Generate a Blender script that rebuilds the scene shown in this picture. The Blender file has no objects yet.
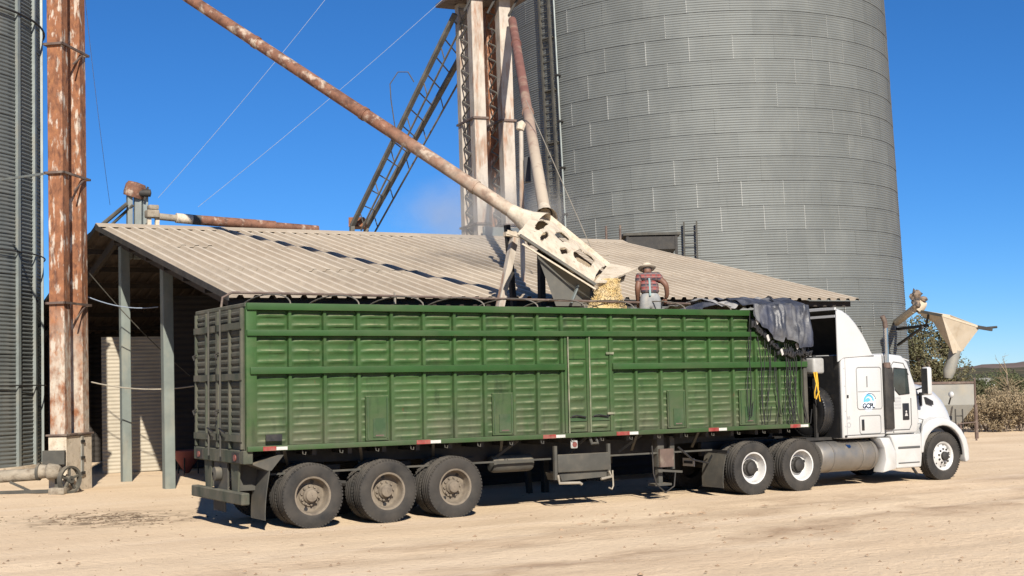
import bpy, bmesh, math, random
from mathutils import Vector, Matrix, noise
random.seed(11)
rnd = random.uniform
SC = bpy.context.scene
COL = SC.collection

# ------------------------------------------------------------------ camera
FPX, YAW, PITCH, ROLL = 1338.97, 0.5361, 0.0720, -0.0195
CAM = Vector((-6.9142, -19.5848, 2.1575))
_f = Vector((math.sin(YAW)*math.cos(PITCH), math.cos(YAW)*math.cos(PITCH), math.sin(PITCH)))
_r0 = Vector((math.cos(YAW), -math.sin(YAW), 0)); _u0 = _r0.cross(_f)
_r = math.cos(ROLL)*_r0 + math.sin(ROLL)*_u0
_u = -math.sin(ROLL)*_r0 + math.cos(ROLL)*_u0
cd = bpy.data.cameras.new('camera'); cam = bpy.data.objects.new('camera', cd); COL.objects.link(cam)
cd.sensor_width = 36; cd.lens = 36*FPX/1024; cd.clip_start = .1; cd.clip_end = 6000
cam.matrix_world = Matrix(((_r.x, _u.x, -_f.x, CAM.x), (_r.y, _u.y, -_f.y, CAM.y), (_r.z, _u.z, -_f.z, CAM.z), (0, 0, 0, 1)))
SC.camera = cam
def ray(x, y): return _f + _r*((x-512)/FPX) + _u*((288-y)/FPX)
def hz(x, y, z=0.): d = ray(x, y); return CAM + d*((z-CAM.z)/d.z)
def hy(x, y, Y): d = ray(x, y); return CAM + d*((Y-CAM.y)/d.y)
def hd(x, y, D): return CAM + ray(x, y)*D
FH = Vector((math.sin(YAW), math.cos(YAW), 0)); RH = _r0.copy()

# ------------------------------------------------------------------ world, sun, exposure
SUN_DIR = Vector((-.32, -.95, 0)).normalized()          # towards the sun, in plan
SUN_EL = math.radians(33.5)
w = bpy.data.worlds.new('World'); SC.world = w; w.use_nodes = True
nt = w.node_tree; bg = nt.nodes['Background']
sky = nt.nodes.new('ShaderNodeTexSky'); sky.sky_type = 'NISHITA'; sky.sun_disc = False
sky.sun_elevation = SUN_EL; sky.sun_rotation = math.atan2(SUN_DIR.x, SUN_DIR.y)
sky.altitude = 6000; sky.air_density = 1.6; sky.dust_density = 0; sky.ozone_density = 10
hs = nt.nodes.new('ShaderNodeHueSaturation'); hs.inputs['Saturation'].default_value = 1.09
nt.links.new(sky.outputs[0], hs.inputs['Color']); nt.links.new(hs.outputs[0], bg.inputs[0]); bg.inputs[1].default_value = .064
sl = bpy.data.lights.new('sun', 'SUN'); sl.energy = 4.6; sl.angle = math.radians(.53); sl.color = (1, .93, .82)
so = bpy.data.objects.new('sun', sl); COL.objects.link(so); so.location = (0, -30, 40)
tosun = Vector((SUN_DIR.x*math.cos(SUN_EL), SUN_DIR.y*math.cos(SUN_EL), math.sin(SUN_EL)))
so.rotation_euler = tosun.to_track_quat('Z', 'Y').to_euler()
SC.view_settings.view_transform = 'Standard'; SC.view_settings.look = 'None'
SC.view_settings.exposure = .8; SC.view_settings.gamma = 1

# ------------------------------------------------------------------ helpers: things
def lin(r, g, b):
    f = lambda c: (c/255/12.92) if c/255 <= .04045 else ((c/255+.055)/1.055)**2.4
    return (f(r), f(g), f(b))
def link(o, parent=None):
    COL.objects.link(o)
    if parent is not None: o.parent = parent
    return o
def tag(o, label=None, cat=None, group=None, kind=None):
    if label: o['label'] = label
    if cat: o['category'] = cat
    if group: o['group'] = group
    if kind: o['kind'] = kind
    return o
def thing(name, loc, label, cat, group=None, lean=0):
    o = bpy.data.objects.new(name, None); o.empty_display_size = .3; o.location = loc
    if lean:
        o.rotation_mode = 'QUATERNION'; o.rotation_quaternion = Matrix.Rotation(lean, 3, FH).to_quaternion()
    COL.objects.link(o); return tag(o, label, cat, group)
def origin(parent):
    p = Vector((0, 0, 0))
    while parent is not None:
        p += parent.location; parent = parent.parent
    return p
V = Vector
def frame(d, up=V((0, 0, 1))):
    d = d.normalized()
    if abs(d.dot(up)) > .99: up = V((1, 0, 0))
    s = d.cross(up).normalized(); return d, s, s.cross(d).normalized()
class MB:
    def __init__(s): s.v = []; s.f = []
    def poly(s, pts, faces):
        n = len(s.v); s.v += [V(p) for p in pts]; s.f += [tuple(i+n for i in f) for f in faces]; return s
    def hexa(s, p): return s.poly(p, [(0,3,2,1),(4,5,6,7),(0,1,5,4),(1,2,6,5),(2,3,7,6),(3,0,4,7)])
    def box(s, x0, x1, y0, y1, z0, z1):
        return s.hexa([(x0,y0,z0),(x1,y0,z0),(x1,y1,z0),(x0,y1,z0),(x0,y0,z1),(x1,y0,z1),(x1,y1,z1),(x0,y1,z1)])
    def obox(s, c, a, b, d):                      # centre and three half-axis vectors
        c = V(c); return s.hexa([c-a-b-d, c+a-b-d, c+a+b-d, c-a+b-d, c-a-b+d, c+a-b+d, c+a+b+d, c-a+b+d])
    def bar(s, p0, p1, w, h=None, up=V((0, 0, 1))):
        p0, p1 = V(p0), V(p1); h = w if h is None else h; d, sd, u = frame(p1-p0, up)
        return s.obox((p0+p1)/2, (p1-p0)/2, sd*w/2, u*h/2)
    def tube(s, path, r, seg=8, caps=True):
        path = [V(p) for p in path]; n = len(path); rr = r if isinstance(r, (list, tuple)) else [r]*n
        base = len(s.v); up = None
        for i, p in enumerate(path):
            t = (path[min(i+1, n-1)]-path[max(i-1, 0)])
            if up is None: _, sd, up = frame(t)
            else:
                t = t.normalized(); sd = t.cross(up).normalized(); up = sd.cross(t).normalized()
            for k in range(seg):
                a = 2*math.pi*k/seg; s.v.append(p + (sd*math.cos(a)+up*math.sin(a))*rr[i])
        for i in range(n-1):
            for k in range(seg):
                k2 = (k+1) % seg; s.f.append((base+i*seg+k, base+i*seg+k2, base+(i+1)*seg+k2, base+(i+1)*seg+k))
        if caps:
            s.f.append(tuple(base+k for k in range(seg))[::-1]); s.f.append(tuple(base+(n-1)*seg+k for k in range(seg)))
        return s
    def lathe(s, prof, o, ax, seg=32, closed=False):     # prof: (radius, distance along axis)
        o = V(o); d, sd, u = frame(V(ax)); base = len(s.v); n = len(prof)
        for r, a in prof:
            for k in range(seg):
                t = 2*math.pi*k/seg; s.v.append(o + d*a + (sd*math.cos(t)+u*math.sin(t))*r)
        for i in range(n if closed else n-1):
            j = (i+1) % n
            for k in range(seg):
                k2 = (k+1) % seg; s.f.append((base+i*seg+k, base+i*seg+k2, base+j*seg+k2, base+j*seg+k))
        return s
    def prism(s, poly, a0, a1, ax='y'):
        def P(p, a): return (p[0], a, p[1]) if ax == 'y' else ((a, p[0], p[1]) if ax == 'x' else (p[0], p[1], a))
        n = len(poly); pts = [P(p, a0) for p in poly] + [P(p, a1) for p in poly]
        return s.poly(pts, [tuple(range(n))[::-1], tuple(range(n, 2*n))] + [(i, (i+1) % n, n+(i+1) % n, n+i) for i in range(n)])
    def grid(s, fn, nu, nv):
        pts = [fn(i/nu, j/nv) for j in range(nv+1) for i in range(nu+1)]
        return s.poly(pts, [(j*(nu+1)+i, j*(nu+1)+i+1, (j+1)*(nu+1)+i+1, (j+1)*(nu+1)+i) for j in range(nv) for i in range(nu)])
    def mesh(s, name, mat, off=V((0,0,0)), bevel=0, seg=2, smooth=35, thick=0):
        bm = bmesh.new(); vs = [bm.verts.new(p-off) for p in s.v]
        for f in s.f:
            try: bm.faces.new([vs[i] for i in f])
            except ValueError: pass
        bmesh.ops.recalc_face_normals(bm, faces=bm.faces)
        if thick: bmesh.ops.solidify(bm, geom=bm.faces[:], thickness=thick); bmesh.ops.recalc_face_normals(bm, faces=bm.faces)
        if bevel:
            es = [e for e in bm.edges if len(e.link_faces) == 2 and e.calc_face_angle(0) > .6]
            bmesh.ops.bevel(bm, geom=es, offset=bevel, segments=seg, affect='EDGES', profile=.5, clamp_overlap=True)
        if smooth:
            for f in bm.faces: f.smooth = True
            lim = math.radians(smooth)
            for e in bm.edges: e.smooth = (len(e.link_faces) == 2 and e.calc_face_angle(9) < lim)
        me = bpy.data.meshes.new(name); bm.to_mesh(me); bm.free()
        if mat: me.materials.append(mat)
        return me
    def build(s, name, mat, parent=None, **k):
        return link(bpy.data.objects.new(name, s.mesh(name, mat, origin(parent), **k)), parent)
def inst(name, me, parent, loc=(0,0,0), rot=(0,0,0), scale=(1,1,1)):
    o = bpy.data.objects.new(name, me); o.location = loc; o.rotation_euler = rot; o.scale = scale
    return link(o, parent)
def copy_tree(o, parent=None):
    c = o.copy(); COL.objects.link(c); c.parent = parent
    for ch in list(o.children): copy_tree(ch, c)
    return c
def text_mesh(txt, size, mat):
    cu = bpy.data.curves.new('lettering', 'FONT'); cu.body = txt; cu.size = size; cu.extrude = .001; cu.offset = .006; cu.align_x = 'CENTER'; cu.align_y = 'CENTER'
    o = bpy.data.objects.new('lettering', cu); COL.objects.link(o); bpy.context.view_layer.update()
    me = bpy.data.meshes.new_from_object(o.evaluated_get(bpy.context.evaluated_depsgraph_get()))
    bpy.data.objects.remove(o); me.materials.clear(); me.materials.append(mat); return me

# ------------------------------------------------------------------ helpers: materials
def M(name, col, rough=.6, metal=0., var=.18, vs=2.5, objvar=0., bump=0., bs=30., layers=(), stretch=(1,1,1), spec=.5, coat=0., updust=None):
    m = bpy.data.materials.new(name); m.use_nodes = True; t = m.node_tree; N = t.nodes; L = t.links
    b = N['Principled BSDF']; b.inputs['Roughness'].default_value = rough; b.inputs['Metallic'].default_value = metal
    b.inputs['Specular IOR Level'].default_value = spec; b.inputs['Coat Weight'].default_value = coat
    pos = N.new('ShaderNodeNewGeometry').outputs['Position']
    def noi(scale, st=(1,1,1), det=6, off=0):
        mp = N.new('ShaderNodeMapping'); mp.inputs['Scale'].default_value = st; mp.inputs['Location'].default_value = (off, off*.7, off*1.3)
        L.new(pos, mp.inputs[0]); n = N.new('ShaderNodeTexNoise'); n.inputs['Scale'].default_value = scale; n.inputs['Detail'].default_value = det
        n.inputs['Roughness'].default_value = .62; L.new(mp.outputs[0], n.inputs[0]); return n.outputs[0]
    def rng(v, a, c, lo=0., hi=1.):
        r = N.new('ShaderNodeMapRange'); r.inputs[1].default_value = a; r.inputs[2].default_value = c; r.inputs[3].default_value = lo; r.inputs[4].default_value = hi
        L.new(v, r.inputs[0]); return r.outputs[0]
    def mul(a, c):
        x = N.new('ShaderNodeMath'); x.operation = 'MULTIPLY'; L.new(a, x.inputs[0])
        if isinstance(c, float): x.inputs[1].default_value = c
        else: L.new(c, x.inputs[1])
        return x.outputs[0]
    hsv = N.new('ShaderNodeHueSaturation'); hsv.inputs['Color'].default_value = (*col, 1)
    v = rng(noi(vs, stretch), .3, .7, 1-var, 1+var)
    if objvar:
        oi = N.new('ShaderNodeObjectInfo'); v = mul(v, rng(oi.outputs['Random'], 0, 1, 1-objvar, 1+objvar))
    L.new(v, hsv.inputs['Value']); c = hsv.outputs[0]; rr = None
    for i, ly in enumerate(layers):
        lc, sc, lo, hi = ly[:4]; st = ly[4] if len(ly) > 4 else (1,1,1); amt = ly[5] if len(ly) > 5 else 1.; zr = ly[6] if len(ly) > 6 else None
        f = mul(rng(noi(sc, st, 8, 3.1*(i+1)), lo, hi), float(amt))
        if zr:
            sp = N.new('ShaderNodeSeparateXYZ'); L.new(pos, sp.inputs[0]); f = mul(f, rng(sp.outputs[2], zr[0], zr[1], 1., 0.))
        mx = N.new('ShaderNodeMix'); mx.data_type = 'RGBA'; L.new(f, mx.inputs[0]); L.new(c, mx.inputs[6]); mx.inputs[7].default_value = (*lc, 1); c = mx.outputs[2]
        if metal or rough < .5:
            q = N.new('ShaderNodeMix'); q.data_type = 'FLOAT'; L.new(f, q.inputs[0])
            if rr is None: q.inputs[2].default_value = rough
            else: L.new(rr, q.inputs[2])
            q.inputs[3].default_value = .85; rr = q.outputs[0]
    if updust:                                        # dust settled on ledges that face the sky
        gn = N.new('ShaderNodeNewGeometry'); sp = N.new('ShaderNodeSeparateXYZ'); L.new(gn.outputs['Normal'], sp.inputs[0])
        f = mul(rng(sp.outputs[2], .18, .7), rng(noi(6., (1,1,1), 6, 9.), .30, .62, .0, updust[1]))
        mx = N.new('ShaderNodeMix'); mx.data_type = 'RGBA'; L.new(f, mx.inputs[0]); L.new(c, mx.inputs[6]); mx.inputs[7].default_value = (*updust[0], 1); c = mx.outputs[2]
    L.new(c, b.inputs['Base Color'])
    if rr is not None: L.new(rr, b.inputs['Roughness'])
    if bump:
        bp = N.new('ShaderNodeBump'); bp.inputs['Strength'].default_value = 1; bp.inputs['Distance'].default_value = bump
        L.new(noi(bs), bp.inputs['Height']); L.new(bp.outputs[0], b.inputs['Normal'])
    return m
DUST = (.42, .35, .25); RUST = (.16, .06, .025); RUST2 = (.25, .11, .05)
mt = {}
mt['galv'] = M('galvanised_sheet', (.138, .147, .142), .6, .15, .08, .6, .055, layers=[((.20,.208,.195), 1.3, .48, .75, (1,1,.35), .4), ((.092,.095,.09), 2.2, .58, .8, (3,3,.3), .4), ((.13,.10,.075), 5, .70, .80, (4,4,.15), .4)], spec=.3)
mt['galv2'] = M('galvanised_bin', (.125, .135, .13), .55, .25, .12, .9, .06, layers=[((.22,.21,.18), 1.6, .5, .8, (1,1,.3), .5)])
mt['galvbar'] = M('galvanised_steel', (.21, .235, .225), .5, .35, .15, 3, 0, layers=[((.24,.21,.16), 3, .5, .75, (1,1,.4), .6)])
mt['post'] = M('weathered_green_grey_steel', (.15, .172, .155), .65, .1, .18, 2, layers=[((.28,.26,.20), 2.5, .48, .75, (1,1,.4), .6), (RUST, 5, .66, .75, (1,1,.5), .5)])
mt['rustleg'] = M('rusted_painted_steel', (.215, .088, .040), .85, 0, .30, 5, layers=[((.46,.40,.33), 4.5, .54, .61, (1.6,1.6,.45), .9), ((.075,.028,.016), 7, .50, .66, (1.3,1.3,.5), .85), ((.42,.37,.30), 5, .35, .6, (1,1,.6), .95, (2.6, 4.2)), ((.30,.13,.05), 12, .55, .66, (1,1,.6), .6)], bump=.004)
mt['whiteleg'] = M('chalky_white_paint_steel', (.40, .355, .30), .8, 0, .15, 2, layers=[(RUST2, 2.0, .52, .64, (2,2,.35), .85), ((.22,.175,.13), 5, .48, .72, (1,1,.35), .7)], bump=.003)
mt['rustpipe'] = M('rusty_pipe', (.17, .078, .046), .8, 0, .28, 5, layers=[((.40,.33,.26), 4.0, .52, .62, (1,1,1), .85), ((.06,.026,.016), 6, .48, .64, (1,1,1), .75)], bump=.003)
mt['spoutpipe'] = M('rusty_spout_dusted_low', (.17, .078, .046), .82, 0, .28, 5, layers=[((.40,.33,.26), 4.0, .52, .62, (1,1,1), .85), ((.06,.026,.016), 6, .48, .64, (1,1,1), .75), ((.46,.39,.30), 3, .25, .55, (1,1,1), .95, (5.4, 7.4))], bump=.003)
mt['redpipe'] = M('faded_red_pipe', (.15, .065, .05), .8, 0, .2, 3, layers=[(DUST, 2, .5, .7, (1,1,1), .4), ((.42,.355,.27), 3, .2, .45, (1,1,1), .95, (6.8, 9.6))], bump=.003)
mt['dusty'] = M('flour_dusted_steel', (.50, .43, .335), .9, 0, .12, 4, layers=[((.33,.265,.185), 5, .50, .68, (1,1,1), .75), ((.17,.125,.085), 9, .60, .70, (1,1,1), .65)], bump=.012, bs=22)
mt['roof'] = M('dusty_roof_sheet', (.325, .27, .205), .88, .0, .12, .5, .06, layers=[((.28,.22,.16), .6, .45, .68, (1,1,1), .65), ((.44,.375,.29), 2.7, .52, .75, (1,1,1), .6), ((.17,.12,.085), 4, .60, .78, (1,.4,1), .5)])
mt['greydust'] = M('grimy_dusted_steel', (.25, .215, .165), .9, 0, .2, 5, layers=[((.12,.09,.06), 6, .5, .68, (1,1,1), .8), ((.40,.34,.26), 4, .55, .72, (1,1,1), .6)], bump=.01, bs=25)
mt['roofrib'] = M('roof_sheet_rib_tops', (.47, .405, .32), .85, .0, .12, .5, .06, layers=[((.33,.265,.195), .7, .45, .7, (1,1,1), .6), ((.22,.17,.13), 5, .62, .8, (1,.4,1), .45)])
mt['underroof'] = M('dark_roof_underside', (.055, .040, .030), .9, 0, .3, 1.2)
mt['sealant'] = M('pale_seam_sealant', (.27, .275, .26), .7, 0, .2, 3)
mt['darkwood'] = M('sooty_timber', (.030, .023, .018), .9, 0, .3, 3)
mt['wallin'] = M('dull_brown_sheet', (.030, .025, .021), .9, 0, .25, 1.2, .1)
mt['cream'] = M('cream_corrugated_sheet', (.35, .31, .24), .75, .0, .12, 2, .06, layers=[((.2,.15,.1), 3, .60, .8, (1,1,.3), .5)])
mt['black'] = M('black_paint', (.012, .012, .013), .5, 0, .2, 3, layers=[((.10,.085,.065), 4, .5, .8, (1,1,1), .35)])
mt['darksteel'] = M('greasy_dark_steel', (.024, .022, .020), .7, .1, .3, 5, layers=[((.085,.072,.055), 3.5, .48, .78, (1,1,1), .5)])
mt['greysteel'] = M('dusty_grey_steel', (.055, .053, .045), .78, .1, .22, 3, layers=[((.125,.108,.082), 3, .45, .75, (1,1,1), .55)], updust=((.25,.21,.15), .7))
mt['conv'] = M('old_grey_conveyor_steel', (.115, .108, .092), .85, .0, .25, 3, layers=[((.25,.22,.17), 2, .46, .72, (1,1,1), .65)])
GREEN = (.029, .071, .019)
mt['green'] = M('green_trailer_paint', GREEN, .62, 0, .16, 1.3, .10, layers=[((.085,.10,.045), 3, .46, .78, (1,1,3), .40), ((.075,.082,.052), 2.0, .22, .62, (.8,1,1.4), .85, (1.15, 2.45)), ((.11,.096,.07), 6, .40, .66, (.6,1,.12), .7, (1.1, 1.9)), ((.012,.022,.010), 3.0, .55, .72, (1.4,1,.35), .65), ((.09,.045,.022), 9, .70, .76, (1,1,.3), .7)], bump=.004, bs=5, spec=.25, updust=((.24,.24,.145), .68))
mt['greenrail'] = M('green_rail_paint', (.020, .060, .014), .6, 0, .15, 2, .06, layers=[((.075,.085,.045), 3, .46, .78, (.4,1,1), .40), ((.075,.07,.05), 3, .3, .66, (.6,1,1), .7, (1.2, 1.5)), ((.07,.04,.022), 8, .66, .74, (.5,1,1), .6)], spec=.25, updust=((.16,.16,.10), .6))
mt['greendark'] = M('worn_green_paint', (.024, .056, .018), .6, 0, .2, 3, .08, layers=[((.095,.10,.06), 3, .4, .75, (1,1,1), .6), (RUST, 6, .64, .72, (1,1,1), .7)])
mt['door'] = M('dust_caked_green_door', (.030, .040, .025), .85, 0, .2, 2.5, .08, layers=[((.125,.11,.082), 2.4, .35, .68, (1,1,.6), .75), ((.05,.032,.022), 5, .6, .75, (1,1,1), .5)], bump=.002, updust=((.17,.15,.11), .5))
mt['rail'] = M('brown_tarp_rail', (.11, .075, .06), .7, .1, .25, 4, layers=[((.3,.26,.2), 4, .5, .7, (1,1,1), .5)])
mt['hoop'] = M('pale_hoop_steel', (.28, .25, .20), .6, .2, .2, 4)
mt['tyre'] = M('dusty_rubber', (.012, .0115, .011), .85, 0, .25, 5, layers=[((.085,.073,.058), 3.2, .36, .80, (1,1,1), .5), ((.05,.043,.035), 1.2, .45, .6, (1,1,1), .5)], bump=.003, bs=40, updust=((.14,.12,.095), .6))
mt['canister'] = M('greyed_plastic', (.30, .295, .28), .5, 0, .15, 5)
mt['rodtan'] = M('worn_rod_paint', (.13, .145, .085), .7, 0, .3, 6, layers=[((.28,.25,.19), 5, .48, .65, (1,1,.6), .8)])
mt['doorpanel'] = M('dark_door_sheet', (.026, .031, .022), .9, 0, .25, 3, .12, layers=[((.095,.083,.062), 2.4, .40, .7, (1,1,.5), .65)], updust=((.13,.115,.085), .4))  # panels between the rear door stiles, coloured darker than the stiles
mt['hoopdull'] = M('dull_hoop_steel', (.17, .15, .12), .7, .1, .25, 4)
mt['seal'] = M('pale_rubber_seal', (.20, .20, .195), .8, 0, .1)
mt['tanrim'] = M('dust_covered_rim', (.165, .135, .10), .85, 0, .2, 6, layers=[((.07,.055,.042), 6, .50, .70, (1,1,1), .7)])
mt['whiterim'] = M('white_painted_rim', (.50, .49, .47), .45, 0, .08, 5, layers=[((.22,.19,.15), 5, .54, .78, (1,1,1), .5)])
mt['white'] = M('white_truck_paint', (.46, .46, .45), .26, 0, .04, 1.2, layers=[((.30,.255,.20), 2.5, .40, .8, (1,1,1), .5, (.35, 1.4)), ((.36,.32,.27), 4.2, .56, .82, (1,1,.5), .3)], coat=.25)
mt['seam_and_shade'] = M('grey_seal_and_slot_shade', (.07, .07, .068), .7, 0, .1)
mt['glass'] = M('dark_cab_glass', (.030, .038, .036), .07, 0, .35, 3, spec=.8)
mt['chrome'] = M('chrome', (.62, .62, .61), .14, 1., .1, 3, layers=[((.25,.19,.13), 4, .58, .75, (1,1,1), .5)])
mt['alu'] = M('dull_tank_aluminium', (.25, .242, .225), .48, .75, .15, 2, layers=[((.24,.20,.155), 3, .36, .7, (1,1,1), .7)])
mt['redtape'] = M('red_reflective', (.22, .026, .022), .5, 0, .25, 8, layers=[((.2,.15,.11), 6, .45, .7, (1,1,1), .7)])
mt['whitetape'] = M('white_reflective', (.46, .44, .41), .5, 0, .15, 8)
mt['tarp'] = M('grey_black_tarp', (.034, .037, .047), .42, 0, .3, 4, layers=[((.15,.15,.155), 3.2, .46, .68, (1,1,.6), .7), ((.022,.030,.062), 2.2, .5, .62, (1,1,.4), .6)], bump=.012, bs=11)
mt['tarptop'] = M('bleached_tarp', (.30, .29, .275), .6, 0, .25, 4, layers=[((.06,.065,.085), 5, .52, .66, (1,1,1), .7)], bump=.006, bs=14)
mt['cord'] = M('black_cord', (.012, .012, .012), .8)
mt['yellow'] = M('yellow_strap', (.62, .36, .02), .6)
mt['grain'] = M('yellow_corn', (.47, .33, .13), .9, 0, .3, 40, layers=[((.55,.46,.31), 7, .40, .66, (1,1,1), .7), ((.34,.20,.07), 30, .58, .72, (1,1,1), .5)], bump=.012, bs=60)
mt['caked'] = M('caked_meal', (.30, .235, .16), .95, 0, .3, 6, layers=[((.42,.34,.23), 6, .48, .7, (1,1,1), .6), ((.14,.10,.065), 9, .58, .7, (1,1,1), .6)], bump=.02, bs=20)
mt['bag'] = M('weathered_sacking', (.20, .15, .11), .9, 0, .3, 4, layers=[((.03,.03,.035), 3, .45, .55, (1,1,1), .9)])
mt['hopper'] = M('grey_hopper_sheet', (.115, .112, .10), .65, .2, .2, 1.5, layers=[((.24,.21,.16), 1.8, .48, .8, (1,1,.5), .6)])
mt['palesheet'] = M('pale_hopper_sheet', (.235, .23, .205), .6, .15, .15, 1, layers=[((.34,.29,.21), 1.2, .48, .72, (1,1,1), .6)])
mt['funnel'] = M('tan_funnel_sheet', (.46, .385, .285), .8, 0, .12, 1.2, layers=[((.52,.46,.37), 1.3, .5, .75, (1,1,1), .6), ((.28,.2,.12), 2.5, .58, .75, (1,1,1), .5)])
mt['skin'] = M('tanned_skin', (.15, .072, .045), .6, 0, .1)
mt['jeans'] = M('washed_denim', (.22, .225, .225), .9, 0, .25, 9, layers=[((.36,.33,.27), 7, .5, .7, (1,1,1), .6)])
mt['straw'] = M('straw_hat', (.46, .40, .31), .85, 0, .12, 14)
mt['teal'] = M('pale_teal_strap', (.16, .25, .25), .7)
mt['wire'] = M('pale_cable', (.20, .24, .30), .6)
mt['hair'] = M('dark_hair', (.02, .015, .012), .7)
mt['emblue'] = M('emblem_blue', (.10, .34, .60), .5); mt['empale'] = M('emblem_pale', (.60, .68, .78), .5); mt['ink'] = M('dark_lettering', (.02, .022, .026), .6); mt['greyink'] = M('grey_lettering', (.33, .33, .33), .6)
mt['lamp'] = M('dusty_red_lens', (.16, .05, .04), .5); mt['lens'] = M('clear_headlamp', (.55, .56, .57), .1, .3)
mt['redmach'] = M('faded_red_machine', (.26, .07, .05), .8, 0, .25, 4)

# plaid shirt
m = M('red_plaid_cloth', (.21, .048, .042), .9, 0, .12, 8); t = m.node_tree; N = t.nodes; L = t.links
tc = N.new('ShaderNodeTexCoord'); sp = N.new('ShaderNodeSeparateXYZ'); L.new(tc.outputs['Object'], sp.inputs[0])
def band(o, k, th):
    a = N.new('ShaderNodeMath'); a.operation = 'MULTIPLY'; a.inputs[1].default_value = k; L.new(o, a.inputs[0])
    s_ = N.new('ShaderNodeMath'); s_.operation = 'SINE'; L.new(a.outputs[0], s_.inputs[0])
    g = N.new('ShaderNodeMath'); g.operation = 'GREATER_THAN'; g.inputs[1].default_value = th; L.new(s_.outputs[0], g.inputs[0]); return g.outputs[0]
old = N['Principled BSDF'].inputs['Base Color'].links[0].from_socket
mx = N.new('ShaderNodeMix'); mx.data_type = 'RGBA'; L.new(band(sp.outputs[2], 52, .15), mx.inputs[0]); L.new(old, mx.inputs[6]); mx.inputs[7].default_value = (.035, .033, .045, 1)
mx2 = N.new('ShaderNodeMix'); mx2.data_type = 'RGBA'; L.new(band(sp.outputs[0], 60, .45), mx2.inputs[0]); L.new(mx.outputs[2], mx2.inputs[6]); mx2.inputs[7].default_value = (.11, .055, .055, 1)
mx3 = N.new('ShaderNodeMix'); mx3.data_type = 'RGBA'; L.new(band(sp.outputs[2], 104, .93), mx3.inputs[0]); L.new(mx2.outputs[2], mx3.inputs[6]); mx3.inputs[7].default_value = (.26, .20, .18, 1)
L.new(mx3.outputs[2], N['Principled BSDF'].inputs['Base Color']); mt['plaid'] = m

# dirt
m = bpy.data.materials.new('dry_dirt'); m.use_nodes = True; t = m.node_tree; N = t.nodes; L = t.links; b = N['Principled BSDF']
b.inputs['Roughness'].default_value = 1; b.inputs['Specular IOR Level'].default_value = .1
pos = N.new('ShaderNodeNewGeometry').outputs['Position']
def noi(scale, st=(1,1,1), det=8, rough=.6, rot=0):
    mp = N.new('ShaderNodeMapping'); mp.inputs['Scale'].default_value = st; mp.inputs['Rotation'].default_value = (0,0,rot); L.new(pos, mp.inputs[0])
    n = N.new('ShaderNodeTexNoise'); n.inputs['Scale'].default_value = scale; n.inputs['Detail'].default_value = det; n.inputs['Roughness'].default_value = rough; L.new(mp.outputs[0], n.inputs[0]); return n.outputs[0]
def rng(v, a, c, lo=0., hi=1.):
    r = N.new('ShaderNodeMapRange'); r.inputs[1].default_value = a; r.inputs[2].default_value = c; r.inputs[3].default_value = lo; r.inputs[4].default_value = hi; L.new(v, r.inputs[0]); return r.outputs[0]
def mix(f, a, c):
    x = N.new('ShaderNodeMix'); x.data_type = 'RGBA'; L.new(f, x.inputs[0])
    for k, q in ((6, a), (7, c)):
        if isinstance(q, tuple): x.inputs[k].default_value = (*q, 1)
        else: L.new(q, x.inputs[k])
    return x.outputs[2]
def mul(a, c):
    x = N.new('ShaderNodeMath'); x.operation = 'MULTIPLY'; L.new(a, x.inputs[0])
    if isinstance(c, float): x.inputs[1].default_value = c
    else: L.new(c, x.inputs[1])
    return x.outputs[0]
c = mix(rng(noi(.35), .35, .65), (.67, .525, .365), (.59, .45, .305))
c = mix(mul(rng(noi(.5, (.16, 1.0, 1), rot=-.12), .50, .70), .5), c, (.45, .325, .215))
c = mix(mul(rng(noi(.7, (.12, 1.6, 1), rot=-.05), .54, .68), .65), c, (.66, .53, .39))
c = mix(mul(rng(noi(9.), .52, .74), .35), c, (.42, .31, .21))
c = mix(mul(rng(noi(42.), .56, .72), .5), c, (.36, .26, .18))
ta, tb_ = hz(560, 566), hz(1030, 496); td = (tb_-ta).normalized(); tn = V((-td.y, td.x, 0))
dp = N.new('ShaderNodeVectorMath'); dp.operation = 'DOT_PRODUCT'; L.new(pos, dp.inputs[0]); dp.inputs[1].default_value = tn
ds = N.new('ShaderNodeMath'); ds.operation = 'ADD'; L.new(dp.outputs['Value'], ds.inputs[0]); ds.inputs[1].default_value = -ta.dot(tn)
dn = N.new('ShaderNodeMath'); dn.operation = 'ADD'; L.new(ds.outputs[0], dn.inputs[0]); L.new(rng(noi(.5), .3, .7, -.9, .9), dn.inputs[1])
for off, wid, am in ((0, .75, .85), (-2.3, .9, .6)):
    sh_ = N.new('ShaderNodeMath'); sh_.operation = 'ADD'; L.new(dn.outputs[0], sh_.inputs[0]); sh_.inputs[1].default_value = off
    ab = N.new('ShaderNodeMath'); ab.operation = 'ABSOLUTE'; L.new(sh_.outputs[0], ab.inputs[0])
    c = mix(mul(mul(rng(ab.outputs[0], 0., wid, 1., 0.), rng(noi(1.3, (.4,1,1)), .3, .62)), am), c, (.33, .225, .145))
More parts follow.
